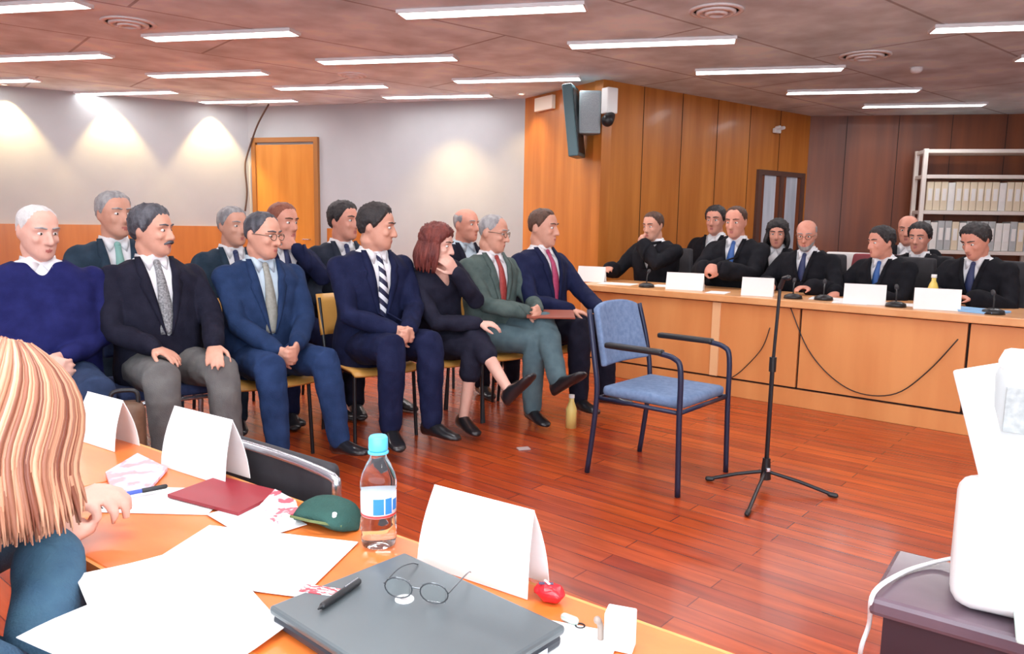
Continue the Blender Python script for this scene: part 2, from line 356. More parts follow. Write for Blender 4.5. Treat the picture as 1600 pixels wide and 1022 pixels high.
for row, (z, seq) in enumerate(((1.499, 'accwacccacwcaca'), (1.024, 'bwbbawbabbwwbab'))):
    for i, c in enumerate(seq):
        pr = {'a': pa, 'b': pb, 'w': pw, 'c': pa}[c]
        q = SP0+dS*(.085+i*.0795); cn = {'a': 'cream', 'b': 'grey', 'w': 'white', 'c': 'cream'}[c]
        lb = '%s file binder, %s from the left on the %s shelf of files' % (cn, ords[i], ['upper', 'lower'][row])
        g = ['files on the upper shelf', 'files on the lower shelf'][row]
        if id(pr) not in used:
            used.add(id(pr)); pr.location = (q.x, q.y, z+.002); pr.rotation_euler = (0, 0, dirz(dS)); tag(pr, lb, 'binder', g)
        else: dup(pr, (q.x, q.y, z+.002), dirz(dS), lb, None, g)
for row, z in enumerate((1.499, 1.024)):
    q = o2+dS*.09; dup(pa if row else pb, (q.x, q.y, z+.002), dirz(dS), 'binder on the %s shelf of the rack cut by the right edge' % ['upper', 'lower'][row], None, 'files at the right edge')

# ------------------------------------------------------------------ judges bench
BD = V((-.766, .643)); BN = V((.643, .766)); B0 = V((2.83, 4.65))
def BL(t, d): q = B0+BD*t+BN*d; return q
def BPX(x, d):
    dd = ray(x, 450); A = B0+BN*d; m = Matrix(((dd.x, -BD.x), (dd.y, -BD.y))); t, s = m.inverted() @ A; return A+BD*s
T0, T1 = -1.9, (BPX(905, 0)-B0).length
bench = empty('judges_bench', (B0.x, B0.y, 0), dirz(BD), 'long orange wood judges bench with flat panelled front', 'bench')
# local: x along BD (to the left in the picture), y: BN is local -y  -> behind = -y
ln = T1-T0; mid = (T0+T1)/2
obj('bench_top', bx((mid, -.33, .735), (ln+.04, .74, .05), 0, .006), M_bench_top, bench)
tx = [(BPX(x, 0)-B0).dot(BD) for x in (1121, 1253, 1520)]
seams = [T0, tx[2], tx[1], tx[0], T1]
for a, b in zip(seams, seams[1:]):
    obj('front_panel', bx(((a+b)/2, -.03, .42), (b-a-.016, .03, .56), 0, .002), M_bench, bench)
obj('bench_carcass', bx((mid, -.06, .40), (ln, .03, .62)), M_gap, bench)
obj('plinth', bx((mid, -.035, .062), (ln, .03, .124), 0, .002), M_bench, bench)
obj('corner_post', bx((tx[0]-.0, -.01, .42), (.065, .02, .56), 0, .003), mat('light_post', (.82, .48, .24), .4), bench)
obj('end_panel', bx((T1-.015, -.36, .355), (.03, .60, .708)), M_bench, bench)
for i, pts in enumerate(([(1235, 480), (1262, 545), (1300, 590), (1345, 615), (1400, 615), (1450, 580), (1497, 530)], [(1203, 512), (1190, 545), (1160, 578), (1140, 592)])):
    P3 = []
    for x, y in pts:
        d = ray(x, y); t = (B0-BN*.004).dot(BN)/d.xy.dot(BN); P3.append(V((d.x*t, d.y*t, CAMZ+d.z*t)))
    obj('microphone_cable', tb(bez(P3), .004, 6), M_black, None, ['thin black cable looping down the bench front in a long sag', 'short black cable on the bench front left of the microphone stand'][i], 'cable', smooth=True)

# things on the bench
TZ = .76
def tent_card(p, rz, wd, h, dep, name, label, group, bow=0):
    bm = bmesh.new(); n = 8; th = .0015; lv = 6
    for side in (-1, 1):
        g = []
        for i in range(lv+1):
            t = i/lv; row = []
            half = wd/2*(1-.10*t**1.5) if bow else wd/2
            for j in range(n+1):
                x = -half+2*half*j/n; row.append(bm.verts.new((x, side*dep*(1-t)+bow*math.sin(PI*t)*side, h*t)))
            g.append(row)
        for a, b in zip(g, g[1:]):
            for j in range(n): bm.faces.new((a[j], a[j+1], b[j+1], b[j]))
    o = obj(name, bm, M_card if not bow else M_white, None, label, 'name card', group, smooth=False)
    md = o.modifiers.new('thickness', 'SOLIDIFY'); md.thickness = th; o.location = p; o.rotation_euler = (0, 0, rz); return o
for x, wp, d, lb in ((924, 40, .25, 'white name card at the far left end of the judges bench'), (1070, 52, .16, 'white name card before the two left judges'), (1184, 43, .12, 'white name card just left of the microphone stand'),
                     (1352, 54, .12, 'white name card before the judge in the blue tie'), (1466, 58, .12, 'white name card nearest the right end of the judges bench')):
    q = BPX(x, d); sc = q.y/1200; tent_card((q.x, q.y, TZ+.001), dirz(BD)+.25, wp*sc*1.12, .135, .035, 'name_card', lb, 'white name cards on the judges bench')
def desk_mic(x, d, label, rz=0):
    q = BPX(x, d); r = empty('desk_microphone', (q.x, q.y, TZ+.001), rz, label, 'microphone', 'desk microphones on the bench')
    obj('microphone_base', lathe([(.001, 0), (.065, 0), (.06, .022), (.03, .035), (.001, .036)], 20), M_black, r, smooth=True)
    obj('gooseneck', tb(bez([(0, 0, .03), (.01, 0, .08), (.05, 0, .12)]), .005, 6), M_black, r)
    obj('microphone_head', tb([(.05, 0, .12), (.08, 0, .132)], .013, 10, True), M_offblack, r)
for x, d, lb in ((1010, .13, 'black desk microphone near the left end of the bench'), (1240, .12, 'black desk microphone just right of the tall stand'), (1288, .2, 'black desk microphone in front of the grey bearded judge'), (1402, .10, 'black desk microphone between the two right name cards'), (1556, .12, 'black desk microphone near the right picture edge')):
    desk_mic(x, d, lb, dirz(BN)+.3)
def sheet(p, rz, w_, l_, label, m=None, name='paper_sheet', cat='paper', group=None, th=.003, z=0, curl=0):
    bm = bmesh.new(); nx, ny = 6, 8; ph = random.random()*6
    g = [[bm.verts.new((w_*(i/nx-.5), l_*(j/ny-.5), th+curl*(abs(i/nx-.5)*2)**3*(.5+.5*math.sin(ph+j)))) for i in range(nx+1)] for j in range(ny+1)]
    h = [[bm.verts.new((v.co.x, v.co.y, v.co.z-th)) for v in r] for r in g]
    for j in range(ny):
        for i in range(nx):
            bm.faces.new((g[j][i], g[j][i+1], g[j+1][i+1], g[j+1][i])); bm.faces.new((h[j][i], h[j+1][i], h[j+1][i+1], h[j][i+1]))
    for j in range(ny):
        bm.faces.new((g[j][0], g[j+1][0], h[j+1][0], h[j][0])); bm.faces.new((g[j][nx], h[j][nx], h[j+1][nx], g[j+1][nx]))
    for i in range(nx):
        bm.faces.new((g[0][i], h[0][i], h[0][i+1], g[0][i+1])); bm.faces.new((g[ny][i], g[ny][i+1], h[ny][i+1], h[ny][i]))
    o = obj(name, bm, m or M_white, None, label, cat, group); o.location = p; o.rotation_euler = (0, 0, rz); return o
for x, d, w_, l_, lb in ((965, .22, .21, .30, 'white papers before the judge with a hand at his mouth'), (1045, .36, .2, .26, 'white papers behind the second name card'), (1300, .30, .21, .28, 'white papers before the grey bearded judge'),
                         (1330, .12, .16, .22, 'white sheet at the bench edge left of the fourth name card'), (1412, .28, .21, .3, 'white papers in front of the blue tie judge'), (1122, .13, .2, .15, 'white sheet on the bench below clasped hands')):
    q = BPX(x, d); sheet((q.x, q.y, TZ+.001), dirz(BN)+.2, w_, l_, lb, group='papers on the judges bench')
q = BPX(1525, .22); sheet((q.x, q.y, TZ+.001), dirz(BN)-.3, .24, .33, 'light blue folder on the bench at right', mat('light_blue_card', (.25, .5, .8), .6), 'folder', 'folder', th=.012)
q = BPX(1458, .34)
jb = empty('juice_bottle', (q.x, q.y, TZ+.001), 0, 'yellow bottle standing between the two right judges', 'bottle')
obj('bottle_body', lathe([(.001, 0), (.032, 0), (.036, .02), (.036, .11), (.024, .15), (.014, .17), (.014, .19), (.001, .19)], 20), mat('yellow_juice', (.80, .58, .12), .15, coat=.5), jb, smooth=True)
obj('bottle_cap', lathe([(.001, .19), (.017, .19), (.017, .212), (.001, .213)], 16), M_card, jb, smooth=True)
obj('bottle_label', lathe([(.0372, .03), (.0372, .075)], 20), M_card, jb, smooth=True)

# ------------------------------------------------------------------ people
M_skin = mat('skin', (.60, .29, .20), .55, (.66, .34, .245), 18, .08, 150)
M_skin_red = mat('ruddy_skin', (.62, .26, .18), .55, (.70, .32, .23), 18, .08, 150)
M_skin_pale = mat('pale_skin', (.68, .37, .29), .55, (.73, .43, .34), 18, .08, 150)
M_lip = mat('lips', (.48, .15, .13), .5)
M_eyew = mat('eye_white', (.75, .73, .70), .3); M_iris = mat('iris', (.03, .018, .012), .2)
def hairm(n, c, c2): return mat('hair_'+n, c, .55, c2, 9, .5, 90, stretch=(4, 4, 1))
H_BLACK = hairm('black', (.012, .010, .012), (.035, .028, .028)); H_DGREY = hairm('dark_grey', (.035, .035, .045), (.11, .11, .13)); H_GREY = hairm('grey', (.22, .21, .22), (.42, .41, .41))
H_WHITE = hairm('white', (.55, .54, .53), (.72, .71, .70)); H_BROWN = hairm('brown', (.055, .024, .014), (.11, .05, .03)); H_RED = hairm('auburn', (.10, .016, .014), (.22, .045, .032)); H_REDB = hairm('chestnut', (.20, .05, .03), (.28, .09, .05))
M_shirt = mat('white_shirt', (.80, .80, .82), .8, (.74, .74, .77), 20); M_shirtb = mat('light_blue_shirt', (.42, .52, .60), .8, (.48, .58, .66), 20)
M_shoe = mat('black_leather', (.012, .012, .015), .3, coat=.3)

TMPS = bpy.data.scenes.new('workshop')
def remesh(bm, vox, smooth=4, fac=.5):
    me = bm2me(bm); o = bpy.data.objects.new('tmp', me); TMPS.collection.objects.link(o)
    md = o.modifiers.new('r', 'REMESH'); md.mode = 'VOXEL'; md.voxel_size = vox
    ms = o.modifiers.new('s', 'SMOOTH'); ms.iterations = smooth; ms.factor = fac
    vl = TMPS.view_layers[0]; vl.update(); dg = vl.depsgraph; out = bpy.data.meshes.new_from_object(o.evaluated_get(dg))
    bpy.data.objects.remove(o); bpy.data.meshes.remove(me); return out
def blob(bm, c, r, M=None, n=2):
    b2 = bmesh.new(); bmesh.ops.create_icosphere(b2, subdivisions=n, radius=1)
    for v in b2.verts: v.co = V((v.co.x*r[0], v.co.y*r[1], v.co.z*r[2]))+V(c)
    if M is not None: bmesh.ops.transform(b2, matrix=M, verts=b2.verts)
    me = bpy.data.meshes.new('t'); b2.to_mesh(me); b2.free(); bm.from_mesh(me); bpy.data.meshes.remove(me)
HEAD = [(-.118, .016, .070, .030), (-.106, .034, .087, .006), (-.088, .048, .090, -.025), (-.062, .058, .088, -.052), (-.03, .066, .087, -.074), (0, .071, .088, -.090),
        (.03, .0745, .090, -.098), (.06, .0745, .087, -.096), (.085, .067, .074, -.084), (.105, .050, .052, -.062), (.119, .025, .022, -.032)]
def head_loft(bm, M, k=1.0, fat=1.0):
    rings = []
    for z, w_, f_, b_ in HEAD:
        cx = (f_+b_)/2; hx = (f_-b_)/2; w2 = w_*(fat if z < .01 else 1)
        r = []
        for i in range(24):
            q = 2*PI*i/24; c, s = math.cos(q), math.sin(q); e = .88
            r.append(M @ V((cx+hx*math.copysign(abs(c)**e, c)*k, w2*math.copysign(abs(s)**e, s)*k, z*k)))
        rings.append(r)
    ringskin(bm, rings)
def ik(S, W, l1, l2, hint):
    d = W-S; L = min(d.length, (l1+l2)*.998); dn = d.normalized(); W2 = S+dn*L
    a = (l1*l1-l2*l2+L*L)/(2*L); h = math.sqrt(max(0, l1*l1-a*a)); hh = (hint-dn*hint.dot(dn)).normalized()
    return S+dn*a+hh*h, W2
def add_hand(bm, wr, d, n, thumb, curl=.5, k=1.0):
    """wr wrist, d direction to the knuckles, n palm normal (towards the palm), thumb = side vector sign"""
    d = d.normalized(); n = (n-d*n.dot(d)).normalized(); s = d.cross(n)*thumb
    def ringat(p, hw, ht): return [p+s*(hw*math.cos(q))+n*(ht*math.sin(q)) for q in [2*PI*i/12 for i in range(12)]]
    ringskin(bm, [ringat(wr-d*.03*k, .024*k, .020*k), ringat(wr, .026*k, .019*k), ringat(wr+d*.03*k, .036*k, .017*k), ringat(wr+d*.065*k, .042*k, .015*k), ringat(wr+d*.09*k, .040*k, .011*k)])
    for i, (L, off) in enumerate(((.070, .031), (.079, .0105), (.073, -.0105), (.056, -.031))):
        base = wr+d*(.085-.004*abs(i-1.2))*k+s*off*k; fan = s*((1.3-i)*.07); c = curl*(1+.12*i)
        pts = [base]; a = .15*curl; dd = (d+fan).normalized()
        for seg, fr in enumerate((.45, .31, .24)):
            a += c*(.75 if seg else .55); v = dd*math.cos(a)+n*math.sin(a); pts.append(pts[-1]+v*L*fr*k)
        tube(bm, pts, [.0098*k, .009*k, .0082*k, .0070*k], 8, True)
    b0 = wr+d*.022*k+s*.026*k; v1 = (d*.62+s*.72+n*.35).normalized(); v2 = (d*.85+s*.25+n*.45).normalized()
    tube(bm, [b0, b0+v1*.040*k, b0+v1*.040*k+v2*.030*k, b0+v1*.040*k+v2*.054*k], [.014*k, .012*k, .0105*k, .008*k], 8, True)
def ssmooth(a, b, x): t = max(0, min(1, (x-a)/(b-a))); return t*t*(3-2*t)
def footdir(k_, a_, i):
    fd = V((1, 0, 0)); up = V((0, 0, 1)); sd = (a_-k_).normalized()
    if a_.z > .13:
        up = -sd; fd = V((0, 1, 0)).cross(up); fd = fd if fd.x > -.2 else -fd
    fd = (fd+V((0, (1, -1)[i]*.25, 0))); fd = (fd-up*fd.dot(up)).normalized(); return fd, up

def person(label, loc, rz, s=1.0, seat=.45, lean=0, side=0, twist=0, hyaw=0, hpitch=0, hroll=0, belly=0, wide=1.0, vox=.007,
           feet=None, knees=None, hands=None, palms=None, curl=.6, hair='short', hm=None, skin=None, jacket=None, trousers=None, shirt=None, tie=None,
           robe=False, glasses=False, moustache=None, beard=None, sweater=False, dress=False, vdeep=.13, legs=True, neckfwd=.03, group=None, bowl=None, elbow=None, tiestripe=None):
    """local frame: +x forward, +y to the person's left; all lengths in units of body scale s"""
    hz = seat/s + .095; hip = V((0, 0, hz)); skin = skin or M_skin; hm = hm or H_DGREY
    Mt = Matrix.Translation(hip) @ Matrix.Rotation(twist, 4, 'Z') @ Matrix.Rotation(side, 4, 'X') @ Matrix.Rotation(lean, 4, 'Y')   # torso
    neck = V((neckfwd*.4, 0, .535)); hc_l = V((neckfwd+.018, 0, .648)); hc = Mt @ hc_l
    Mh = Matrix.Translation(hc) @ Matrix.Rotation(twist+hyaw, 4, 'Z') @ Matrix.Rotation(hpitch, 4, 'Y') @ Matrix.Rotation(hroll, 4, 'X')
    def torso(bm, g, M=Mt, top=True, lowz=-.10):
        B = belly
        R = [(lowz, .165, .118, -.01), (-.04, .178, .130, 0), (.05, .170, .125+B*.6, B*.4), (.14, .158+B*.3, .118+B, B*.6+.0), (.24, .162+B*.2, .120+B*.7, B*.45+.003), (.34, .176, .122+B*.2, B*.15+.004), (.42, .184, .110, .0), (.465, .158, .090, -.006), (.50, .102, .068, -.004)]
        R += [(.525, .064, .056, .0)]
        rings = []
        for z, a, b, cx in R:
            a = a*wide+g; b = b+g
            rings.append([M @ V((cx+b*math.copysign(abs(math.cos(q))**.85, math.cos(q)), a*math.copysign(abs(math.sin(q))**.85, math.sin(q)), z)) for q in [2*PI*i/28 for i in range(28)]])
        ringskin(bm, rings)
    SH = [Mt @ V((-.005, sg*.176*wide, .428)) for sg in (1, -1)]
    hands = hands or [V((.33, .12, seat/s+.20)), V((.33, -.12, seat/s+.20))]
    EL, WR = [], []
    for i, sg in enumerate((1, -1)):
        hint = (elbow[i] if elbow else V((-.35, sg*.75, -.6)))
        e, w_ = ik(SH[i], V(hands[i]), .285, .255, hint); EL.append(e); WR.append(w_)
    HJ = [hip+V((0, sg*.092, -.015)) for sg in (1, -1)]
    knees = knees or [V((.44, .13, seat/s+.065)), V((.44, -.13, seat/s+.065))]
    feet = feet or [V((.44, .14, .085)), V((.46, -.14, .085))]
    fx = []
    for i in (0, 1):
        k_ = HJ[i]+(V(knees[i])-HJ[i]).normalized()*.43; a_ = k_+(V(feet[i])-k_).normalized()*.42
        if V(feet[i]).z < .12: a_.z = max(a_.z, .08)
        fx.append((k_, a_))
    # ---- body: one continuous surface
    bm = bmesh.new(); torso(bm, -.004)
    fat = 1+belly*1.2
    head_loft(bm, Mh, 1.0, fat)
    tube(bm, [Mt @ V((-.01, 0, .47)), Mt @ neck, Mh @ V((-.028, 0, -.07)), Mh @ V((-.02, 0, -.02))], [.070, .060, .056, .05], 14, True)
    # face
    tube(bm, [Mh @ V((.086, 0, .022)), Mh @ V((.100, 0, -.008)), Mh @ V((.108, 0, -.030))], [.008, .011, .014], 8, True)
    for y in (-.012, .012): blob(bm, (.094, y, -.034), (.012, .009, .008), Mh, 1)
    for sg in (1, -1):
        tube(bm, [Mh @ V((.086, sg*.012, .031)), Mh @ V((.084, sg*.034, .034)), Mh @ V((.070, sg*.054, .026))], [.008, .009, .007], 6, True)
        blob(bm, (.062, sg*.042, -.022), (.026, .020, .022), Mh, 1)
        blob(bm, (-.008, sg*.0745, -.002), (.018, .009, .031), Mh @ Matrix.Rotation(sg*.25, 4, 'Z'), 2)
    blob(bm, (.086, 0, -.060), (.012, .026, .007), Mh, 1); blob(bm, (.084, 0, -.072), (.012, .021, .007), Mh, 1); blob(bm, (.076, 0, -.100), (.018, .022, .015), Mh, 1)
    for i, sg in enumerate((1, -1)):
        tube(bm, [SH[i]+(SH[i]-EL[i]).normalized()*.01, SH[i].lerp(EL[i], .5), EL[i], EL[i].lerp(WR[i], .4), WR[i]], [.052, .046, .039, .040, .025], 12, True)
        pn = palms[i] if palms else V((0, -sg*.5, -.8)); hd = (WR[i]-EL[i]).normalized()
        if isinstance(curl, (list, tuple)): cu = curl[i]
        else: cu = curl
        add_hand(bm, WR[i], hd, V(pn), (1 if sg > 0 else -1)*1.0, cu)
        if legs:
            k_, a_ = fx[i]
            tube(bm, [HJ[i], HJ[i].lerp(k_, .5), k_, k_.lerp(a_, .3), a_], [.085, .068, .044, .044, .030], 14, True)
            fd, up = footdir(k_, a_, i)
            tube(bm, [a_-up*.02, a_+fd*.06-up*.052, a_+fd*.15-up*.060], [.026, .016, .012], 10, True)
    me = remesh(bm, vox, 3)
    Mi = Mh.inverted(); polys = me.polygons
    for v in me.vertices:
        q = Mi @ v.co
        if q.x > .05 and abs(q.z) < .05:
            for sg in (1, -1):
                dd = (q-V((.088, sg*.031, .010))).length
                if dd < .022: v.co += (Mh.to_3x3() @ V((-1, 0, 0)))*.008*ssmooth(.022, 0, dd)
    me.materials.clear(); me.materials.append(skin); me.materials.append(M_lip)
    for p_ in polys:
        q = Mi @ p_.center
        p_.material_index = 1 if (q.x > .090 and abs(q.y) < .021 and -.076 < q.z < -.059) else 0
    S4 = Matrix.Scale(s, 4); me.transform(S4)
    root = link('person', me, None, None, label, 'person', group); root.location = loc; root.rotation_euler = (0, 0, rz)
    def child(name, me_, m, lb=None, T=None):
        if T is not None: me_.transform(T)
        me_.transform(S4); return link(name, me_, m, root, lb)
    # eyes and brows
    for sg in (1, -1):
        b = bmesh.new(); blob(b, (.0735, sg*.031, .008), (.0122, .0135, .0078), Mh, 2); blob(b, (.0785, sg*.031-.0, .0078), (.0084, .0072, .0066), Mh, 2)
        m_ = bm2me(b); n0 = len(m_.polygons)//2
        for j, p_ in enumerate(m_.polygons): p_.material_index = 1 if j >= n0 else 0
        child('eye', m_, [M_eyew, M_iris])
        b = tb([Mh @ V((.0945, sg*.014, .033)), Mh @ V((.092, sg*.034, .037)), Mh @ V((.076, sg*.055, .034))], [.0035, .0042, .0025], 6, True)
        child('eyebrow', bm2me(b), H_GREY if hm in (H_WHITE, H_GREY) else (H_BROWN if hm in (H_RED, H_REDB) else hm))
    # hair
    if hair:
        hb = bmesh.new(); head_loft(hb, Matrix.Identity(4), 1.0, fat); bvh = BVHTree.FromBMesh(hb); hb.free()
        b = bmesh.new(); bmesh.ops.create_icosphere(b, subdivisions=5, radius=1)
        thick = {'short': .012, 'full': .020, 'receding': .010, 'bald': .007, 'bob': .026, 'long': .03, 'thin': .005}[hair]
        kill = []; c0 = V((-.01, 0, .01))
        for v in b.verts:
            d = v.co.normalized(); h = bvh.ray_cast(c0+d*.4, -d)[0]; R0 = (h-c0).length if h else .09
            az = abs(math.degrees(math.atan2(d.y, d.x))); el = math.degrees(math.asin(max(-1, min(1, d.z))))
            P = {'short': [(0, 45), (35, 44), (52, 30), (66, 14), (76, 0), (84, -8), (95, 10), (108, 0), (130, -30), (180, -38)],
                 'full': [(0, 42), (30, 43), (48, 28), (62, 10), (74, -6), (82, -14), (95, 4), (108, -10), (130, -38), (180, -46)],
                 'receding': [(0, 52), (25, 56), (42, 40), (60, 18), (78, -2), (95, 10), (108, 0), (130, -30), (180, -38)],
                 'thin': [(0, 50), (25, 54), (42, 40), (60, 18), (78, -2), (95, 10), (108, 0), (130, -30), (180, -38)],
                 'bald': [(0, 99), (60, 99), (66, 20), (78, 0), (95, 10), (108, 0), (130, -30), (180, -38)],
                 'bob': [(0, 34), (30, 28), (48, 6), (60, -45), (70, -62), (180, -70)],
                 'long': [(0, 36), (30, 28), (48, 6), (60, -45), (70, -62), (180, -70)]}[hair]
            lo = P[-1][1]
            for (a0, e0), (a1, e1) in zip(P, P[1:]):
                if a0 <= az <= a1: lo = e0+(e1-e0)*(az-a0)/(a1-a0); break
            lo += noise.noise(V((d.x*22, d.y*22, 7)))*5; up = el-lo
            if hair == 'bald' and el > 42: up = min(up, (60-el) if az > 100 else -5) if el > 42 else up
            if hair == 'bald' and az > 66: up = min(up, 46-el)
            t = thick*ssmooth(-4, 16, up)
            nz = noise.noise(V((d.x*14, d.y*14, d.z*5)))*.35*thick+noise.noise(d*4)*.2*thick
            if hair in ('bob', 'long'): nz += noise.noise(V((d.x*9, d.y*9, d.z*3)))*.3*thick
            v.co = c0+d*(R0-.003+t+nz*ssmooth(0, 10, up))
            if up < -5: kill.append(v)
        bmesh.ops.delete(b, geom=kill, context='VERTS')
        if hair in ('bob', 'long'):
            random.seed(len(label))
            for i in range(46):
                az = rad(62+236*i/45)+random.uniform(-.04, .04); L = (.13 if hair == 'bob' else .22)+random.uniform(-.02, .02)
                p0 = V((-.012+.088*math.cos(az), .080*math.sin(az), .03)); o_ = V((math.cos(az), math.sin(az), 0))
                pts = [p0, p0+o_*.016+V((0, 0, -.05)), p0+o_*(.020+random.uniform(-.004, .01))+V((0, 0, -.05-L*.45)), p0+o_*(.006+random.uniform(-.01, .01))+V((0, 0, -.05-L))]
                tube(b, bez(pts, 3), [.012, .014, .015, .015, .015, .014, .012, .010, .008, .004][:10], 6, False)
        m_ = bm2me(b); m_.transform(Mh); child('hair', m_, hm)
    if moustache:
        b = tb([Mh @ V((.084, .030, -.058)), Mh @ V((.099, .012, -.049)), Mh @ V((.101, 0, -.047)), Mh @ V((.099, -.012, -.049)), Mh @ V((.084, -.030, -.058))], [.004, .008, .007, .008, .004], 8, True); child('moustache', bm2me(b), moustache)
    if beard:
        hb = bmesh.new(); head_loft(hb, Matrix.Identity(4), 1.0, fat); bv = BVHTree.FromBMesh(hb); hb.free()
        b = bmesh.new(); bmesh.ops.create_icosphere(b, subdivisions=4, radius=1); kl = []
        for v in b.verts:
            d = v.co.normalized(); h = bv.ray_cast(d*.4, -d)[0]; R0 = h.length if h else .09; az = abs(math.degrees(math.atan2(d.y, d.x))); el = math.degrees(math.asin(d.z))
            ok = az < 85 and el < -38+.25*az; v.co = d*(R0+.006)
            if not ok: kl.append(v)
        bmesh.ops.delete(b, geom=kl, context='VERTS'); m_ = bm2me(b); m_.transform(Mh); child('beard', m_, beard)
    if glasses:
        b = bmesh.new()
        for sg in (1, -1):
            c = V((.104, sg*.032, .006)); ring = [Mh @ (c+V((-.006*abs(math.cos(q)), .024*math.cos(q), .017*math.sin(q)))) for q in [2*PI*i/14 for i in range(15)]]
            tube(b, ring, .0022, 5); tube(b, [Mh @ V((.096, sg*.056, .010)), Mh @ V((.05, sg*.074, .012)), Mh @ V((-.005, sg*.078, .010))], .0022, 5)
        tube(b, [Mh @ V((.106, .008, .010)), Mh @ V((.106, -.008, .010))], .002, 5)
        child('glasses', bm2me(b), mat('spectacle_metal', (.20, .14, .10), .3, metal=.6))
    # ---- lower garment and shoes
    if legs:
        b = bmesh.new()
        rings = []
        for z, a, b_, cx in ((-.115, .15, .11, -.01), (-.05, .185, .137, -.004), (.04, .176, .134+belly*.5, belly*.35), (.10, .168, .128+belly*.8, belly*.5)):
            rings.append([Mt @ V((cx+b_*math.cos(q), a*wide*math.sin(q), z)) for q in [2*PI*i/20 for i in range(20)]])
        ringskin(b, rings)
        for i, sg in enumerate((1, -1)):
            k_, a_ = fx[i]; kd = (k_-HJ[i]).normalized()
            if dress: tube(b, [HJ[i], HJ[i].lerp(k_, .5), k_-kd*.01, k_.lerp(a_, .32)], [.108, .098, .078, .070], 16, True)
            else: tube(b, [HJ[i], HJ[i].lerp(k_, .5), k_-kd*.004, k_.lerp(a_, .25), k_.lerp(a_, .6), a_.lerp(k_, .02)], [.104, .095, .083, .076, .066, .058], 16, True)
        if dress: tube(b, [HJ[0].lerp(HJ[1], .5)+V((.08, 0, -.01)), fx[0][0].lerp(fx[1][0], .5)-V((.05, 0, 0))], [.09, .07], 12, True)
        m_ = remesh(b, max(vox, .010), 4)
        NR = [v.normal.copy() for v in m_.vertices]
        for v, n_ in zip(m_.vertices, NR):
            v.co += n_*(noise.noise(v.co*13)*.006+noise.noise(v.co*29)*.003)
        child('skirt' if dress else 'trousers', m_, trousers)
        for i in (0, 1):
            k_, a_ = fx[i]; fd, up = footdir(k_, a_, i); lt = up.cross(fd)
            sole = a_-up*.075
            def rg(x, w_, h0, h1): c_ = sole+fd*x; return [c_+lt*(w_*math.cos(q))+up*(h0+(h1-h0)*(.5+.5*math.sin(q))) for q in [2*PI*j/14 for j in range(14)]]
            b = bmesh.new(); ringskin(b, [rg(-.062, .018, .004, .06), rg(-.055, .030, 0, .085), rg(-.02, .037, 0, .095), rg(.03, .040, .002, .088), rg(.08, .044, 0, .062), rg(.13, .046, 0, .046), rg(.175, .038, .002, .036), rg(.20, .018, .005, .024)])
            child('shoe', bm2me(b), M_shoe)
    # ---- upper garments (torso frame)
    TI = Mt.inverted(); shirt = shirt or M_shirt
    b = bmesh.new(); torso(b, .006, Matrix.Identity(4), True, -.06)
    tube(b, [V((-.012, 0, .49)), TI @ (Mt @ neck)+V((0, 0, .005)), (TI @ (Mh @ V((-.03, 0, -.085))))*.3+neck*.7+V((0, 0, .006))], [.068, .064, .062], 16, False)
    sm = remesh(b, .009, 4)
    sb = bmesh.new(); sb.from_mesh(sm); sbvh = BVHTree.FromBMesh(sb); sb.free()
    if not sweater: child('shirt', sm, shirt, None, Mt)
    def arms(b, r0, r1, rc, end):
        for i in (0, 1):
            e = TI @ EL[i]; w_ = TI @ WR[i]; sh = TI @ SH[i]; w2 = e.lerp(w_, end)
            tube(b, [sh.lerp(e, -.02), sh.lerp(e, .5), e, e.lerp(w2, .5), w2], [r0, r1, r1*.94, (r1+rc)/2, rc], 14, True)
    b = bmesh.new(); g = .020 if not robe else .030
    torso(b, g, Matrix.Identity(4), False, -.13 if not robe else -.10)
    for sg in (1, -1): blob(b, (-.004, sg*.145*wide, .424), (.066, .066, .040), None, 2)
    if robe: arms(b, .072, .066, .074, .90)
    else: arms(b, .064, .060, .046, .96)
    jm = remesh(b, .008 if vox < .009 else .011, 7)
    NR = [v.normal.copy() for v in jm.vertices]
    for v, n_ in zip(jm.vertices, NR):
        v.co += n_*(noise.noise(v.co*11)*.007+noise.noise(V((v.co.x*24, v.co.y*24, v.co.z*12)))*.004)
    jb_ = bmesh.new(); jb_.from_mesh(jm); jbvh = BVHTree.FromBMesh(jb_)
    ztop = .535; zbot = vdeep
    def vhalf(z): return 0 if z < zbot else (.008+.062*((z-zbot)/(ztop-zbot))**.9)
    if dress or (robe and False): zbot = .40
    if sweater: zbot = .45
    kl = [f for f in jb_.faces if f.calc_center_median().x < .17+belly and f.calc_center_median().z < .60 and ((f.calc_center_median().x > .0 and f.calc_center_median().z > zbot and abs(f.calc_center_median().y) < vhalf(f.calc_center_median().z)) or
          (f.calc_center_median().z > .514 and abs(f.calc_center_median().y) < .10))]
    bmesh.ops.delete(jb_, geom=kl, context='FACES')
    lone = [v for v in jb_.verts if not v.link_faces]; bmesh.ops.delete(jb_, geom=lone, context='VERTS')
    bnd = [(v, [e_.other_vert(v) for e_ in v.link_edges if e_.is_boundary]) for v in jb_.verts if v.is_boundary]
    for _ in range(14):
        nw = [(v, v.co*.4+(ns[0].co+ns[1].co)*.3) for v, ns in bnd if len(ns) == 2]
        for v, c_ in nw: v.co = c_
    m_ = bm2me(jb_); nm = 'robe' if robe else ('sweater' if sweater else ('dress_top' if dress else 'jacket'))
    if sweater: child('shirt', sm, shirt, None, Mt)
    jo = child(nm, m_, jacket, None, Mt); md = jo.modifiers.new('thickness', 'SOLIDIFY'); md.thickness = .006; md.offset = -1
    def front(bv, y, z, off): h = bv.ray_cast(V((.6, y, z)), V((-1, 0, 0))); return (h[0]+V((off, 0, 0))) if h[0] else V((.1, y, z))
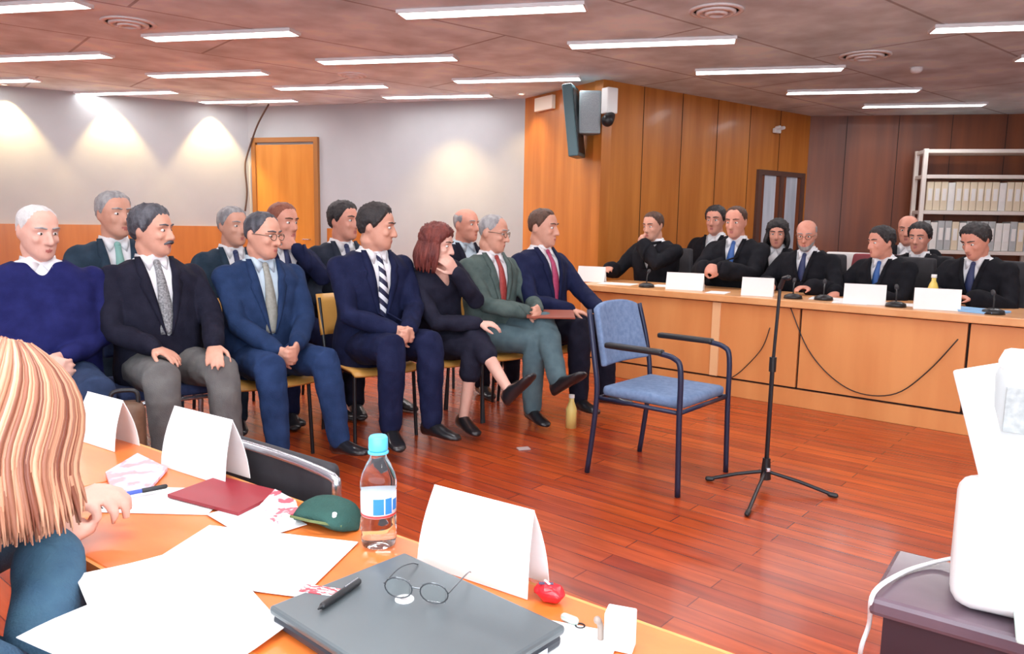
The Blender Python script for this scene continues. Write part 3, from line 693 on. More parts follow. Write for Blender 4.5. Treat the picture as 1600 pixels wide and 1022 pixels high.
    # lapels
    if not (dress or sweater):
        for sg in (1, -1):
            b = bmesh.new(); rows = []; N = 14
            for i in range(N+1):
                t = i/N; z = zbot+.005+(.520-zbot)*t; y0 = vhalf(z)*.96
                wl = (.004+.05*min(1, t*1.5)) if t < .72 else .052-(t-.72)*.10
                if .66 < t < .72: wl = .036
                if robe: wl = .03
                rows.append([bm_p for bm_p in (front(jbvh, sg*(y0+wl*u_), min(z, .50), .004+.004*u_*(1-u_)) + V((-max(0, z-.50)*.8, 0, max(0, z-.50))) for u_ in (0, .5, 1))])
            vv = [[b.verts.new(p_) for p_ in r_] for r_ in rows]
            for r0, r1 in zip(vv, vv[1:]):
                for j in (0, 1): b.faces.new((r0[j], r0[j+1], r1[j+1], r1[j]))
            lo = child('lapel', bm2me(b), jacket, None, Mt); md = lo.modifiers.new('thickness', 'SOLIDIFY'); md.thickness = .004; md.offset = 0
    # collar wings
    if not dress:
        nb = TI @ (Mt @ neck)
        for sg in (1, -1):
            b = bmesh.new()
            P = [V((.058, sg*.004, .505)), V((.042, sg*.048, .532)), V((-.02, sg*.069, .545)), V((-.03, sg*.074, .520)), V((.045, sg*.062, .500)), V((.090, sg*.040, .455))]
            P = [p_+V((neckfwd*.4, 0, 0)) for p_ in P]
            vv = [b.verts.new(p_) for p_ in P]
            for tri in ((0, 1, 5), (1, 4, 5), (1, 2, 4), (2, 3, 4)): b.faces.new([vv[j] for j in tri])
            co = child('shirt_collar', bm2me(b), shirt, None, Mt); md = co.modifiers.new('thickness', 'SOLIDIFY'); md.thickness = .004; md.offset = 0
    if tie and not dress:
        b = bmesh.new(); rows = []; zb = zbot+.012 if not sweater else .45
        for i in range(19):
            t = i/18; z = .492-(.492-zb)*t; wt = .012+.024*min(1, t*1.3)
            if t < .06: wt = .015
            rows.append([front(sbvh, u_*wt, z, .009-abs(u_)*.003) for u_ in (-1, 0, 1)])
        vv = [[b.verts.new(p_) for p_ in r_] for r_ in rows]
        for r0, r1 in zip(vv, vv[1:]):
            for j in (0, 1): b.faces.new((r0[j], r0[j+1], r1[j+1], r1[j]))
        tm_ = bm2me(b)
        to = child('tie', tm_, tie, None, Mt); md = to.modifiers.new('thickness', 'SOLIDIFY'); md.thickness = .005; md.offset = -1
        b = bmesh.new(); blob(b, (0, 0, 0), (.012, .017, .018), None, 2); kp = front(sbvh, 0, .492, .006)
        child('tie_knot', bm2me(b), tie, None, Mt @ Matrix.Translation(kp))
    if bowl:   # white jabot of a court robe
        b = bmesh.new(); rows = []
        for i in range(10):
            t = i/9; z = .488-.14*t; wt = .018+.026*t; rows.append([front(sbvh, u_*wt, z, .016+.005*math.cos(u_*9+i)) for u_ in (-1, -.6, -.2, .2, .6, 1)])
        vv = [[b.verts.new(p_) for p_ in r_] for r_ in rows]
        for r0, r1 in zip(vv, vv[1:]):
            for j in range(5): b.faces.new((r0[j], r0[j+1], r1[j+1], r1[j]))
        child('jabot', bm2me(b), M_shirt, None, Mt)
    return root

# ------------------------------------------------------------------ audience seats
RD = V((math.cos(rad(38)), math.sin(rad(38)))); RN = V((RD.y, -RD.x))   # row direction, facing direction
R0 = V((-1.74, 3.78))
def row_pt(x, back=0, dy=0):
    dd = ray(x, 420); A = R0-RN*back; m = Matrix(((dd.x, -RD.x), (dd.y, -RD.y))); t, s = m.inverted() @ A; return A+RD*s
FR = dirz(RN)
def wood_chair():
    r = empty('wooden_chair', (0, 0, 0))
    b = bmesh.new(); rows = []
    for i in range(9):
        t = i/8; x = -.20+.42*t; z = .432+.012*math.cos(t*PI)*(1 if t < .7 else 1)-(.02 if t > .95 else 0); rows.append((x, z))
    vv = [[b.verts.new((x, y, z+.01*abs(y/.21)**2)) for y in [-.21+.42*j/6 for j in range(7)]] for x, z in rows]
    for a_, c_ in zip(vv, vv[1:]):
        for j in range(6): b.faces.new((a_[j], a_[j+1], c_[j+1], c_[j]))
    o = obj('seat', b, M_seatwood, r, smooth=True); md = o.modifiers.new('t', 'SOLIDIFY'); md.thickness = .014
    b = bmesh.new(); vv = [[b.verts.new((-.235-.06*t-.03*(1-abs(y/.21)**2), y, .58+.24*t)) for y in [-.21+.42*j/8 for j in range(9)]] for t in [i/5 for i in range(6)]]
    for a_, c_ in zip(vv, vv[1:]):
        for j in range(8): b.faces.new((a_[j], a_[j+1], c_[j+1], c_[j]))
    o = obj('backrest', b, M_seatwood, r, smooth=True); md = o.modifiers.new('t', 'SOLIDIFY'); md.thickness = .014
    for sy in (-1, 1):
        obj('leg', tb([(.19, sy*.20, 0), (.17, sy*.19, .41)], .011), M_blackm, r)
        obj('leg', tb([(-.24, sy*.20, 0), (-.20, sy*.19, .41), (-.28, sy*.195, .80)], .011), M_blackm, r)
    f_ = bmesh.new(); tube(f_, [(.17, -.19, .41), (.17, .19, .41), (-.20, .19, .41), (-.20, -.19, .41), (.17, -.19, .41)], .010)
    obj('seat_frame', f_, M_blackm, r); return r
def padded_chair(name, fab, frame, arms=True, wood=False):
    """stacking chair: padded seat and back on round tube"""
    r = empty(name, (0, 0, 0))
    obj('seat', bx((.01, 0, .435), (.45, .46, .055), 0, .022), fab, r, smooth=True)
    b = bmesh.new(); vv = []
    for i in range(9):
        t = i/8; row = []
        for j in range(11):
            u_ = -1+2*j/10; hw = .215-.02*t; z = .55+.29*t+(.03*(1-abs(u_)**3) if t == 1 else 0); row.append(b.verts.new((-.235-.075*t-.025*(1-u_*u_), hw*u_, z)))
        vv.append(row)
    for a_, c_ in zip(vv, vv[1:]):
        for j in range(10): b.faces.new((a_[j], a_[j+1], c_[j+1], c_[j]))
    o = obj('backrest', b, fab, r, smooth=True); md = o.modifiers.new('t', 'SOLIDIFY'); md.thickness = .035; mb = o.modifiers.new('b', 'BEVEL'); mb.width = .012; mb.segments = 3
    for sy in (-1, 1):
        y = sy*.255
        if arms:
            obj('leg', tb(bez([(.25, y, 0), (.24, y, .35), (.235, y, .60), (.20, y, .655), (.12, y, .67)], 5), .0135, 10), frame, r, smooth=True)
            obj('armrest', bx((-.02, y, .675), (.32, .045, .028), 0, .010), M_black, r, smooth=True)
        else: obj('leg', tb([(.22, y*.9, 0), (.20, y*.9, .41)], .0125, 10), frame, r, smooth=True)
        obj('leg', tb(bez([(-.27, y, 0), (-.225, y, .40), (-.25, y, .62), (-.30, y*.93, .84)], 5), .0135, 10), frame, r, smooth=True)
    f_ = bmesh.new(); tube(f_, [(.235, -.25, .40), (.235, .25, .40), (-.22, .25, .40), (-.22, -.25, .40), (.235, -.25, .40)], .011)
    obj('seat_frame', f_, frame, r, smooth=True)
    return r

FRONT = [(62, 'F1'), (243, 'F2'), (405, 'F3'), (578, 'F4'), (690, 'F5'), (768, 'F6'), (850, 'F7')]
FP = {n: row_pt(x) for x, n in FRONT}
BACKR = [(182, 'B1'), (362, 'B2'), (438, 'B3'), (533, 'B4'), (722, 'B5')]
BP_ = {n: row_pt(x, .95) for x, n in BACKR}
wc = wood_chair(); first = True
seatlabels = {'F3': 'wooden chair under the balding man with grey hair and glasses', 'F4': 'wooden chair under the man in the striped tie', 'F5': 'wooden chair under the auburn haired woman', 'F6': 'wooden chair under the man with crossed grey trousers', 'F7': 'wooden chair under the man in the crimson tie',
 'B1': 'back row wooden chair under the white haired man in a dark suit', 'B2': 'back row wooden chair under the mostly hidden grey haired man', 'B3': 'back row wooden chair under the red haired man', 'B4': 'back row wooden chair under the young dark haired man', 'B5': 'back row wooden chair under the bald man'}
for n in ('F3', 'F4', 'F5', 'F6', 'F7', 'B1', 'B2', 'B3', 'B4', 'B5'):
    q = FP[n] if n in FP else BP_[n]; g = 'wooden chairs of the front row' if n in FP else 'wooden chairs of the back row'
    q = q-RN*.0
    if first: wc.location = (q.x, q.y, 0); wc.rotation_euler = (0, 0, FR); tag(wc, seatlabels[n], 'chair', g); first = False
    else: dup(wc, (q.x, q.y, 0), FR, seatlabels[n], None, g)
nc = padded_chair('padded_chair', M_navyfab, M_chrome, False); q = FP['F2']; nc.location = (q.x, q.y, 0); nc.rotation_euler = (0, 0, FR); tag(nc, 'navy padded chair with steel tube under the man with the moustache', 'chair', 'padded chairs at the left of the front row')
q = FP['F1']; dup(nc, (q.x, q.y, 0), FR, 'navy padded chair under the white haired man in a sweater', None, 'padded chairs at the left of the front row')
# the empty armchair
c1, c2, c3, c4 = at(935, 735, 0), at(1040, 770, 0), at(1130, 738, 0), at(1012, 715, 0)
cc = (c1+c2+c3+c4)/4; fd = ((c2+c3)-(c1+c4)).normalized()
ac = padded_chair('armchair', M_bluefab, M_navyframe, True); ac.location = (cc.x, cc.y, 0); ac.rotation_euler = (0, 0, dirz(fd)); tag(ac, 'empty blue grey armchair with dark frame facing the bench', 'chair')

# ------------------------------------------------------------------ the audience
navy = cloth('navy_suit', (.005, .008, .036)); black = cloth('black_suit', (.006, .006, .016)); blue = cloth('blue_suit', (.009, .024, .072)); dgrn = cloth('grey_green_tweed', (.065, .095, .09), (.10, .135, .125))
greyt = cloth('grey_trousers', (.12, .115, .115), (.155, .15, .145)); navyk = cloth('navy_knit', (.006, .008, .070)); slate = cloth('slate_suit', (.016, .032, .052)); bluet = cloth('blue_trousers', (.012, .030, .09)); greyg = cloth('grey_wool', (.075, .12, .14), (.10, .155, .175))
robem = cloth('black_robe', (.004, .004, .007)); denim = cloth('dark_blue_trousers', (.02, .035, .08))
def stripe_tie(name, c1_, c2_, sc=28):
    m = mat(name, c1_, .6); nt = m.node_tree; b = nt.nodes['Principled BSDF']; tc = nt.nodes.new('ShaderNodeTexCoord'); mp = nt.nodes.new('ShaderNodeMapping'); mp.inputs['Rotation'].default_value = (rad(40), 0, 0)
    w_ = nt.nodes.new('ShaderNodeTexWave'); w_.bands_direction = 'Z'; w_.inputs['Scale'].default_value = sc/6.28*1.0; r_ = nt.nodes.new('ShaderNodeValToRGB'); r_.color_ramp.interpolation = 'CONSTANT'
    r_.color_ramp.elements[0].color = (*c1_, 1); r_.color_ramp.elements[1].color = (*c2_, 1); r_.color_ramp.elements[1].position = .55
    nt.links.new(tc.outputs['Object'], mp.inputs[0]); nt.links.new(mp.outputs[0], w_.inputs[0]); nt.links.new(w_.outputs['Fac'], r_.inputs[0]); nt.links.new(r_.outputs[0], b.inputs['Base Color']); return m
t_grey = mat('grey_tie', (.10, .10, .11), .6, (.30, .30, .31), 120); t_greyl = mat('olive_grey_tie', (.22, .22, .19), .6, (.28, .28, .25), 60); t_str = stripe_tie('striped_tie', (.012, .014, .05), (.72, .74, .80), 42)
t_red = mat('dark_red_tie', (.30, .03, .03), .6, (.36, .05, .04), 60); t_crim = mat('crimson_tie', (.36, .03, .10), .6, (.42, .05, .13), 60); t_blue = mat('blue_tie', (.03, .10, .32), .6); t_navy = mat('navy_tie', (.02, .03, .10), .6); t_green = mat('pale_green_tie', (.2, .4, .36), .6)
def L3(p): return (p.x, p.y, 0)
sz = .45
person('white haired heavy man in a navy sweater, hands in his lap, at the left edge', L3(FP['F1']), FR, .99, lean=-.06, hyaw=.40, hpitch=.16, belly=.06, wide=1.22, hair='thin', hm=H_WHITE, skin=M_skin_pale, jacket=navyk, sweater=True, trousers=denim,
       hands=[V((.25, .05, sz+.21)), V((.27, -.03, sz+.20))], palms=[V((0, -1, -.3)), V((0, 1, -.3))], curl=1.0, group=None)
person('moustached dark grey haired man in a black jacket, grey tie and grey trousers', L3(FP['F2']), FR+.06, 1.0, lean=-.12, hyaw=.72, hpitch=.02, belly=.03, wide=1.08, hair='full', hm=H_DGREY, jacket=black, trousers=greyt, tie=t_grey, moustache=H_DGREY,
       hands=[V((.36, .14, sz+.215)), V((.31, -.11, sz+.22))], palms=[V((.1, 0, -1)), V((.1, 0, -1))], curl=.35, knees=[V((.44, .15, .55)), V((.43, -.12, .55))], feet=[V((.50, .16, .08)), V((.47, -.12, .08))])
person('balding man with glasses in a blue suit and grey tie, hands clasped on his knees', L3(FP['F3']), FR, .98, lean=.02, hyaw=.55, hpitch=.12, belly=.03, wide=1.06, hair='receding', hm=H_DGREY, jacket=blue, trousers=bluet, shirt=M_shirtb, tie=t_greyl, glasses=True,
       hands=[V((.36, .06, sz+.20)), V((.35, -.05, sz+.18))], palms=[V((0, -1, -.2)), V((0, 1, -.2))], curl=1.1, knees=[V((.43, .19, .55)), V((.44, -.11, .55))], feet=[V((.48, .24, .08)), V((.44, -.08, .08))])
person('dark haired man in a navy suit with a striped tie, looking to his left', L3(FP['F4']), FR, 1.05, lean=.05, hyaw=.85, hpitch=.12, wide=1.10, hair='full', hm=H_BLACK, jacket=navy, trousers=navy, tie=t_str, skin=M_skin,
       hands=[V((.37, .03, sz+.19)), V((.35, -.05, sz+.19))], palms=[V((0, -1, -.2)), V((0, 1, -.2))], curl=1.1, knees=[V((.44, .13, .56)), V((.44, -.10, .56))], feet=[V((.44, .13, .08)), V((.40, -.10, .08))])
person('woman with wavy auburn hair in a black dress, hand raised to her face, legs crossed', L3(FP['F5']-RN*.04), FR+.1, .97, lean=.22, side=.26, hyaw=.55, hpitch=.15, wide=.92, hair='bob', hm=H_RED, skin=M_skin_pale, jacket=cloth('black_dress', (.010, .010, .022)), trousers=cloth('black_dress', (.010, .010, .022)), shirt=M_skin_pale, dress=True,
       hands=[V((.30, -.10, 1.00)), V((.42, -.02, sz+.24))], palms=[V((-1, 0, .1)), V((0, .3, -1))], curl=[.7, .5], elbow=[V((.6, .3, -.8)), V((-.3, -.6, -.6))], knees=[V((.45, -.03, .60)), V((.44, -.06, .53))], feet=[V((.74, -.06, .34)), V((.40, -.12, .08))])
person('grey haired man with glasses in a grey green jacket, legs crossed, clasping a brown folder', L3(FP['F6']), FR+.05, 1.0, lean=-.06, hyaw=.55, hpitch=.14, wide=1.02, hair='thin', hm=H_GREY, skin=M_skin, jacket=dgrn, trousers=greyg, tie=t_red, glasses=True,
       hands=[V((.34, .10, sz+.28)), V((.33, .02, sz+.26))], palms=[V((0, -1, -.3)), V((0, .6, -.8))], curl=.8, knees=[V((.43, .10, .64)), V((.45, .02, .53))], feet=[V((.66, -.02, .36)), V((.42, .0, .08))])
person('dark haired man in a dark navy suit and crimson tie, hand on his thigh', L3(FP['F7']), FR+.1, 1.05, lean=-.10, hyaw=.35, hpitch=.06, wide=1.04, hair='short', hm=H_BROWN, skin=M_skin, jacket=navy, trousers=black, tie=t_crim, shirt=M_shirt,
       hands=[V((.38, .13, sz+.215)), V((.32, -.08, sz+.22))], palms=[V((.1, 0, -1)), V((.1, 0, -1))], curl=.4, knees=[V((.44, .14, .56)), V((.44, -.12, .56))])
kb = dict(vox=.010)
person('white haired man in a dark suit and pale tie seated in the back row', L3(BP_['B1']), FR, 1.10, lean=-.05, hyaw=.35, hair='short', hm=H_GREY, skin=M_skin, jacket=slate, trousers=slate, tie=t_green, **kb)
person('grey haired man in a slate suit mostly hidden behind the balding man', L3(BP_['B2']), FR, 1.02, lean=0, hyaw=.3, hair='short', hm=H_GREY, skin=M_skin, jacket=slate, trousers=slate, tie=t_navy, **kb)
person('red haired man in navy resting his hand on his cheek in the back row', L3(BP_['B3']), FR, 1.06, lean=.02, hyaw=.4, hpitch=.05, hair='short', hm=H_REDB, skin=M_skin_red, jacket=navy, trousers=navy, tie=t_navy,
       hands=[V((.16, .03, 1.02)), V((.33, -.10, sz+.19))], palms=[V((-1, 0, .2)), V((0, 0, -1))], elbow=[V((.7, .5, -.8)), V((-.3, -.6, -.6))], curl=.6, **kb)
person('young dark haired man in a dark suit, back row behind the striped tie man', L3(BP_['B4']), FR, 1.08, lean=0, hyaw=.45, hair='full', hm=H_BLACK, skin=M_skin_red, jacket=cloth('charcoal_suit', (.018, .024, .04)), trousers=black, tie=t_navy, **kb)
person('bald man in a black jacket and light shirt, back row near the wood wall', L3(BP_['B5']), FR, 1.06, lean=0, hyaw=.3, hair='bald', hm=H_GREY, skin=M_skin_red, jacket=black, trousers=black, shirt=M_shirtb, tie=None, **kb)
# folder held by F6
q = FP['F6']; hd = Matrix.Rotation(FR+.05, 3, 'Z')
fp = V((q.x, q.y, 0)) + hd @ V((.42, .14, .70))
fo = obj('brown_folder', bx((0, 0, 0), (.30, .22, .012), 0, .003), mat('brown_cover', (.28, .06, .03), .5), None, 'thin reddish brown folder resting on the lap of the grey haired man', 'folder'); fo.location = fp; fo.rotation_euler = (.1, .0, FR+.9)

# ------------------------------------------------------------------ the judges
JF = dirz(-BN)
def jpos(x, d): p_ = BPX(x, d); return (p_.x, p_.y, 0)
def office_chair(name='office_chair', fab=None):
    r = empty(name, (0, 0, 0)); fab = fab or M_offblack
    obj('seat', bx((0, 0, .44), (.48, .50, .08), 0, .03), fab, r, smooth=True)
    b = bmesh.new(); vv = []
    for i in range(9):
        t = i/8; vv.append([b.verts.new((-.25-.06*t-.03*(1-u_*u_), (.23-.03*t*t)*u_, .55+.50*t)) for u_ in [-1+2*j/8 for j in range(9)]])
    for a_, c_ in zip(vv, vv[1:]):
        for j in range(8): b.faces.new((a_[j], a_[j+1], c_[j+1], c_[j]))
    o = obj('backrest', b, fab, r, smooth=True); md = o.modifiers.new('t', 'SOLIDIFY'); md.thickness = .05; mb = o.modifiers.new('b', 'BEVEL'); mb.width = .018; mb.segments = 3
    obj('back_support', tb([(-.2, 0, .41), (-.31, 0, .45), (-.33, 0, .62)], .02), M_blackm, r)
    obj('column', tb([(0, 0, .08), (0, 0, .40)], .028, 12), M_chrome, r)
    for k_ in range(5):
        a_ = k_*2*PI/5; obj('base_leg', tb([(0, 0, .10), (.28*math.cos(a_), .28*math.sin(a_), .065)], [.025, .014]), M_blackm, r)
        obj('caster', bx((.27*math.cos(a_), .27*math.sin(a_), .028), (.03, .05, .054), a_, .012), M_black, r)
    return r
jh = lambda a_, b_: [V((a_[0], a_[1], a_[2])), V((b_[0], b_[1], b_[2]))]
DH = .83
J = [
 dict(x=1025, d=.95, n='J1', label='judge at the left end in a black robe with a hand over his mouth', s=1.04, rz=-.05, hair='short', hm=H_BROWN, skin=M_skin, tie=None, jab=True, hyaw=-.1, hpitch=.15, lean=.06, hands=[V((.20, -.02, 1.05)), V((.40, -.22, DH))], palms=[V((-1, 0, .2)), V((0, 0, -1))], elbow=[V((.6, .6, -.7)), V((-.3, -.6, -.6))], curl=[1.2, .5]),
 dict(x=1150, d=1.0, n='J3', label='dark haired judge facing forward in a blue tie, hands joined on the bench', s=1.10, rz=.05, hair='receding', hm=H_BROWN, skin=M_skin_red, tie=t_blue, hyaw=.0, hpitch=.12, lean=.05, hands=[V((.44, .05, DH)), V((.44, -.07, DH))], palms=[V((0, -1, -.3)), V((0, 1, -.3))], curl=1.0),
 dict(x=1262, d=.95, n='J5', label='bald judge with a grey beard and reddish glasses in a black robe', s=.98, rz=0, hair='bald', hm=H_GREY, skin=M_skin_red, tie=t_navy, beard=H_GREY, glasses=True, hyaw=.15, hpitch=.22, lean=.10, hands=[V((.42, .16, DH)), V((.40, -.18, DH))], palms=[V((0, 0, -1)), V((0, 0, -1))], curl=.5),
 dict(x=1388, d=.92, n='J6', label='dark haired judge leaning and looking left, white shirt and blue tie', s=.94, rz=-.25, hair='full', hm=H_BLACK, skin=M_skin_red, tie=t_blue, hyaw=-.45, hpitch=.12, lean=.18, hands=[V((.40, -.22, DH+.0)), V((.42, .05, DH))][::-1], palms=[V((0, 0, -1)), V((0, .2, -1))], curl=.5),
 dict(x=1532, d=.92, n='J9', label='dark haired judge at the right reading with his head bowed to the left', s=.98, rz=-.2, hair='full', hm=H_BLACK, skin=M_skin_red, tie=t_navy, hyaw=-.30, hpitch=.42, lean=.18, hands=[V((.40, .10, DH)), V((.42, -.12, DH))], palms=[V((0, 0, -1)), V((0, 0, -1))], curl=.6),
 dict(x=1116, d=1.75, n='J2', label='dark haired person in dark clothes seated behind the left judges', s=1.12, rz=0, hair='full', hm=H_BLACK, skin=M_skin_red, tie=None, hyaw=.1, hpitch=.05, lean=0, hands=None, palms=None, curl=.5),
 dict(x=1212, d=1.35, n='J4', label='dark haired woman in a black robe seated behind the bald judge', s=.97, rz=.1, hair='bob', hm=H_BLACK, skin=M_skin_red, tie=None, hyaw=.2, hpitch=.1, lean=.02, hands=None, palms=None, curl=.5),
 dict(x=1413, d=2.0, n='J8', label='bald man seated far behind near the shelf, only his crown showing', s=1.04, rz=0, hair='bald', hm=H_BROWN, skin=M_skin_red, tie=None, hyaw=.1, hpitch=.1, lean=0, hands=None, palms=None, curl=.5),
 dict(x=1432, d=1.45, n='J7', label='dark haired man in black seated behind the judge who looks left', s=.96, rz=0, hair='full', hm=H_BLACK, skin=M_skin_red, tie=None, hyaw=-.1, hpitch=.1, lean=0, hands=None, palms=None, curl=.5)]
oc = office_chair(); of = True
chl = {'J1': 'black office chair of the leftmost judge', 'J3': 'black office chair of the judge with joined hands', 'J5': 'black office chair of the bald bearded judge', 'J6': 'black office chair of the judge looking left', 'J9': 'black office chair of the judge reading at right',
       'J2': 'black office chair of the person behind the left judges', 'J4': 'black office chair of the woman behind the bald judge', 'J8': 'black office chair of the bald man near the shelf', 'J7': 'black office chair of the dark haired man behind'}
for j in J:
    p_ = jpos(j['x'], j['d']); rz = JF+j['rz']
    person(j['label'], p_, rz, j['s'], seat=.485, lean=j['lean'], hyaw=j['hyaw'], hpitch=j['hpitch'], hair=j['hair'], hm=j['hm'], skin=j['skin'], jacket=robem, trousers=black, tie=j['tie'], robe=True, glasses=j.get('glasses', False), beard=j.get('beard'),
           hands=j['hands'], palms=j['palms'], curl=j['curl'], elbow=j.get('elbow'), wide=1.08, vox=.010, vdeep=.28, bowl=j.get('jab'), feet=[V((.38, .14, .08)), V((.38, -.14, .08))])
    if of: oc.location = p_; oc.rotation_euler = (0, 0, rz); tag(oc, chl[j['n']], 'chair', 'black office chairs behind the bench'); of = False
    else: dup(oc, p_, rz, chl[j['n']], None, 'black office chairs behind the bench')
# spare chair with white back and one with a dark red back
wc2 = office_chair('office_chair', mat('white_leatherette', (.72, .68, .66), .5)); wc2.location = jpos(1306, 1.55); wc2.rotation_euler = (0, 0, JF); tag(wc2, 'chair with a white backrest right of the bald judge', 'chair')
wc3 = office_chair('office_chair', mat('dark_red_leatherette', (.22, .02, .03), .5)); wc3.location = jpos(1352, 1.35); wc3.rotation_euler = (0, 0, JF); tag(wc3, 'chair with a dark red backrest left of the judge looking left', 'chair')

# ------------------------------------------------------------------ microphone stand
q = at(1195, 762, 0); ms = empty('microphone_stand', (q.x, q.y, 0), 0, 'tall black tripod microphone stand in front of the bench', 'microphone stand')
obj('pole', tb([(0, 0, .06), (0, 0, .62)], .011, 10), M_blackm, ms); obj('upper_pole', tb([(0, 0, .60), (.012, 0, 1.0)], .008, 10), M_blackm, ms)
obj('collar', tb([(0, 0, .58), (0, 0, .65)], .017, 12), M_black, ms); obj('hub', tb([(0, 0, .045), (0, 0, .15)], [.026, .018], 12), M_black, ms)
obj('microphone_clip', tb([(.012, 0, .985), (.02, -.02, 1.03), (.03, -.05, 1.035)], [.012, .011, .013], 10, True), M_black, ms)
obj('hub_screw', bx((.0, -.028, .10), (.02, .02, .02), 0, .004), M_chrome, ms)
for x, y in ((1108, 752), (1302, 778), (1168, 806)):
    e = at(x, y, 0)-q; r_ = obj('leg', tb([(0, 0, .085), (e.x*.5, e.y*.5, .055), (e.x, e.y, .013)], .009, 8, True), M_blackm, ms)
    obj('rubber_foot', tb([(e.x*.95, e.y*.95, .014), (e.x*1.03, e.y*1.03, .013)], .0125, 8, True), M_black, r_)

# ------------------------------------------------------------------ foreground tables
TD = V((.805, -.593)); TN = V((.593, .805)); TH = .75
def TP(t, n, z=0): q_ = TD*t+TN*n; return V((q_.x, q_.y, z))
NE, FE = .515, .872
tz = dirz(TD)
def table(t0, t1, label):
    c = TP((t0+t1)/2, (NE+FE)/2); r = empty('writing_table', (c.x, c.y, 0), tz, label, 'table', 'row of narrow tables in the foreground'); L = t1-t0; W = FE-NE
    obj('tabletop', bx((0, 0, TH-.0125), (L-.003, W, .025), 0, .004), M_table, r)
    e_ = bmesh.new(); box(e_, (0, -W/2-.001, TH-.0125), (L-.005, .006, .023)); box(e_, (0, W/2+.001, TH-.0125), (L-.005, .006, .023)); obj('edge_band', e_, M_table_edge, r)
    f_ = bmesh.new(); box(f_, (0, -W/2+.06, TH-.05), (L-.08, .03, .045)); box(f_, (0, W/2-.06, TH-.05), (L-.08, .03, .045)); obj('under_frame', f_, M_black, r)
    obj('front_board', bx((0, W/2-.02, .52), (L-.10, .018, .36), 0, .002), M_table, r)
    for sx in (-1, 1):
        for sy in (-1, 1): obj('leg', tb([(sx*(L/2-.06), sy*(W/2-.06), 0), (sx*(L/2-.06), sy*(W/2-.06), TH-.03)], .016, 10), M_blackm, r)
t_split = at(335, 942, TH).xy.dot(TD)
table(-1.95, t_split-.6, 'left table of the foreground row, under the blonde woman')
table(t_split-.6, .95, 'orange wood table carrying the laptop and the bottle')
Z = TH+.0015
def put(x, y, z=TH): return at(x, y, z)
# papers
def paper_poly(pix, label, m=None, z=0, th=.0015, name='paper_sheet', cat='paper', group=None, bulge=0):
    P = [at(x, y, TH+z) for x, y in pix]; c = sum(P, V())/len(P)
    bm = bmesh.new(); prism(bm, [(p_.x-c.x, p_.y-c.y) for p_ in P], 0, th)
    o = obj(name, bm, m or M_white, None, label, cat, group); o.location = (c.x, c.y, TH+z); return o
GP = 'papers on the foreground table'
def a4(x, y, rz, z, lb, w_=.297, l_=.21, curl=0): q_ = at(x, y, TH+z); return sheet((q_.x, q_.y, TH+z), rz, w_, l_, lb, None, 'paper_sheet', 'paper', GP, .0012, 0, curl)
a4(392, 872, tz+.42, .002, 'large white sheet beside the laptop, reaching towards the green pouch', .27, .19)
a4(265, 930, tz-.28, .0045, 'white sheet hanging over the near table edge beside the blonde woman', .27, .19, .002)
a4(250, 985, tz+.18, .0070, 'topmost white sheet of the overhanging pile at the bottom left', .27, .19, .003)
a4(262, 782, tz+.62, .001, 'white sheet by the writing hand', .20, .13)
a4(400, 812, tz-.12, .0025, 'white sheet lying in front of the red folder', .16, .10)
a4(840, 1025, tz+.30, .0015, 'white sheet at the bottom edge, right of the laptop', .17, .17, .002)
paper_poly([(165, 742), (215, 712), (262, 735), (235, 766), (175, 772)], 'pink and white magazine beside the blonde woman', mat('magazine_print', (.75, .32, .34), .4, (.62, .60, .82), 30, contrast=(.45, .55)), z=.003, th=.006, name='magazine', cat='magazine')
def bar(x0, y0, x1, y1, r_, name, m, label, cat, zoff=0):
    a_ = at(x0, y0, TH+zoff+r_); b_ = at(x1, y1, TH+zoff+r_); rt_ = empty(name, a_, 0, label, cat); d_ = b_-a_
    obj('barrel', tb([(0, 0, 0), d_*.86], r_, 10, True), m, rt_, smooth=True); obj('cap', tb([d_*.62, d_], r_*1.18, 10, True), M_black, rt_, smooth=True); return rt_
bar(165, 778, 258, 760, .004, 'pen', mat('blue_plastic', (.05, .10, .45), .3), 'blue pen lying beside the magazine', 'pen', .009)
# red folder: two boards slightly open
rf = paper_poly([(262, 777), (342, 748), (440, 772), (372, 806)], 'dark red folder lying beside the second tent card', mat('red_folder', (.30, .012, .025), .45, (.25, .01, .02), 6), z=.0042, th=.006, name='folder', cat='folder')
# crumpled magazine / wrapper right of folder
wr = paper_poly([(398, 806), (430, 772), (462, 790), (468, 808), (428, 822)], 'small white and red leaflet beside the green pouch', mat('leaflet_print', (.82, .80, .80), .4, (.55, .10, .14), 40, contrast=(.55, .6)), z=.003, th=.01, name='leaflet', cat='leaflet')
# green pouch
g0 = at(515, 818, TH); gp = empty('spectacle_pouch', (g0.x, g0.y, TH+.001), tz+.25, 'dark green cloth pouch lying left of the water bottle', 'pouch')
b = bmesh.new(); rings = []
for i in range(11):
    t = i/10; x = -.062+.124*t; hw = .052*math.sqrt(max(.02, 1-(2*t-1)**4))*(1-.25*t); hh = .020*math.sqrt(max(.05, 1-(2*t-1)**4))
    rings.append([V((x, hw*math.cos(q_)+.008*math.sin(5*t), hh+hh*math.sin(q_)*(1+.12*math.sin(4*q_+6*t)))) for q_ in [2*PI*j/18 for j in range(18)]])
ringskin(b, rings); obj('pouch_body', b, cloth('dark_green_cloth', (.022, .065, .055)), gp, smooth=True)
b = tb([V((-.05, -.04, .018)), V((0, -.052, .022)), V((.05, -.036, .016))], .0025, 6); obj('seam', b, mat('olive_piping', (.12, .15, .05), .7), gp)
obj('snap', tb([(.035, -.035, .030), (.037, -.037, .036)], .004, 8), M_card, gp)
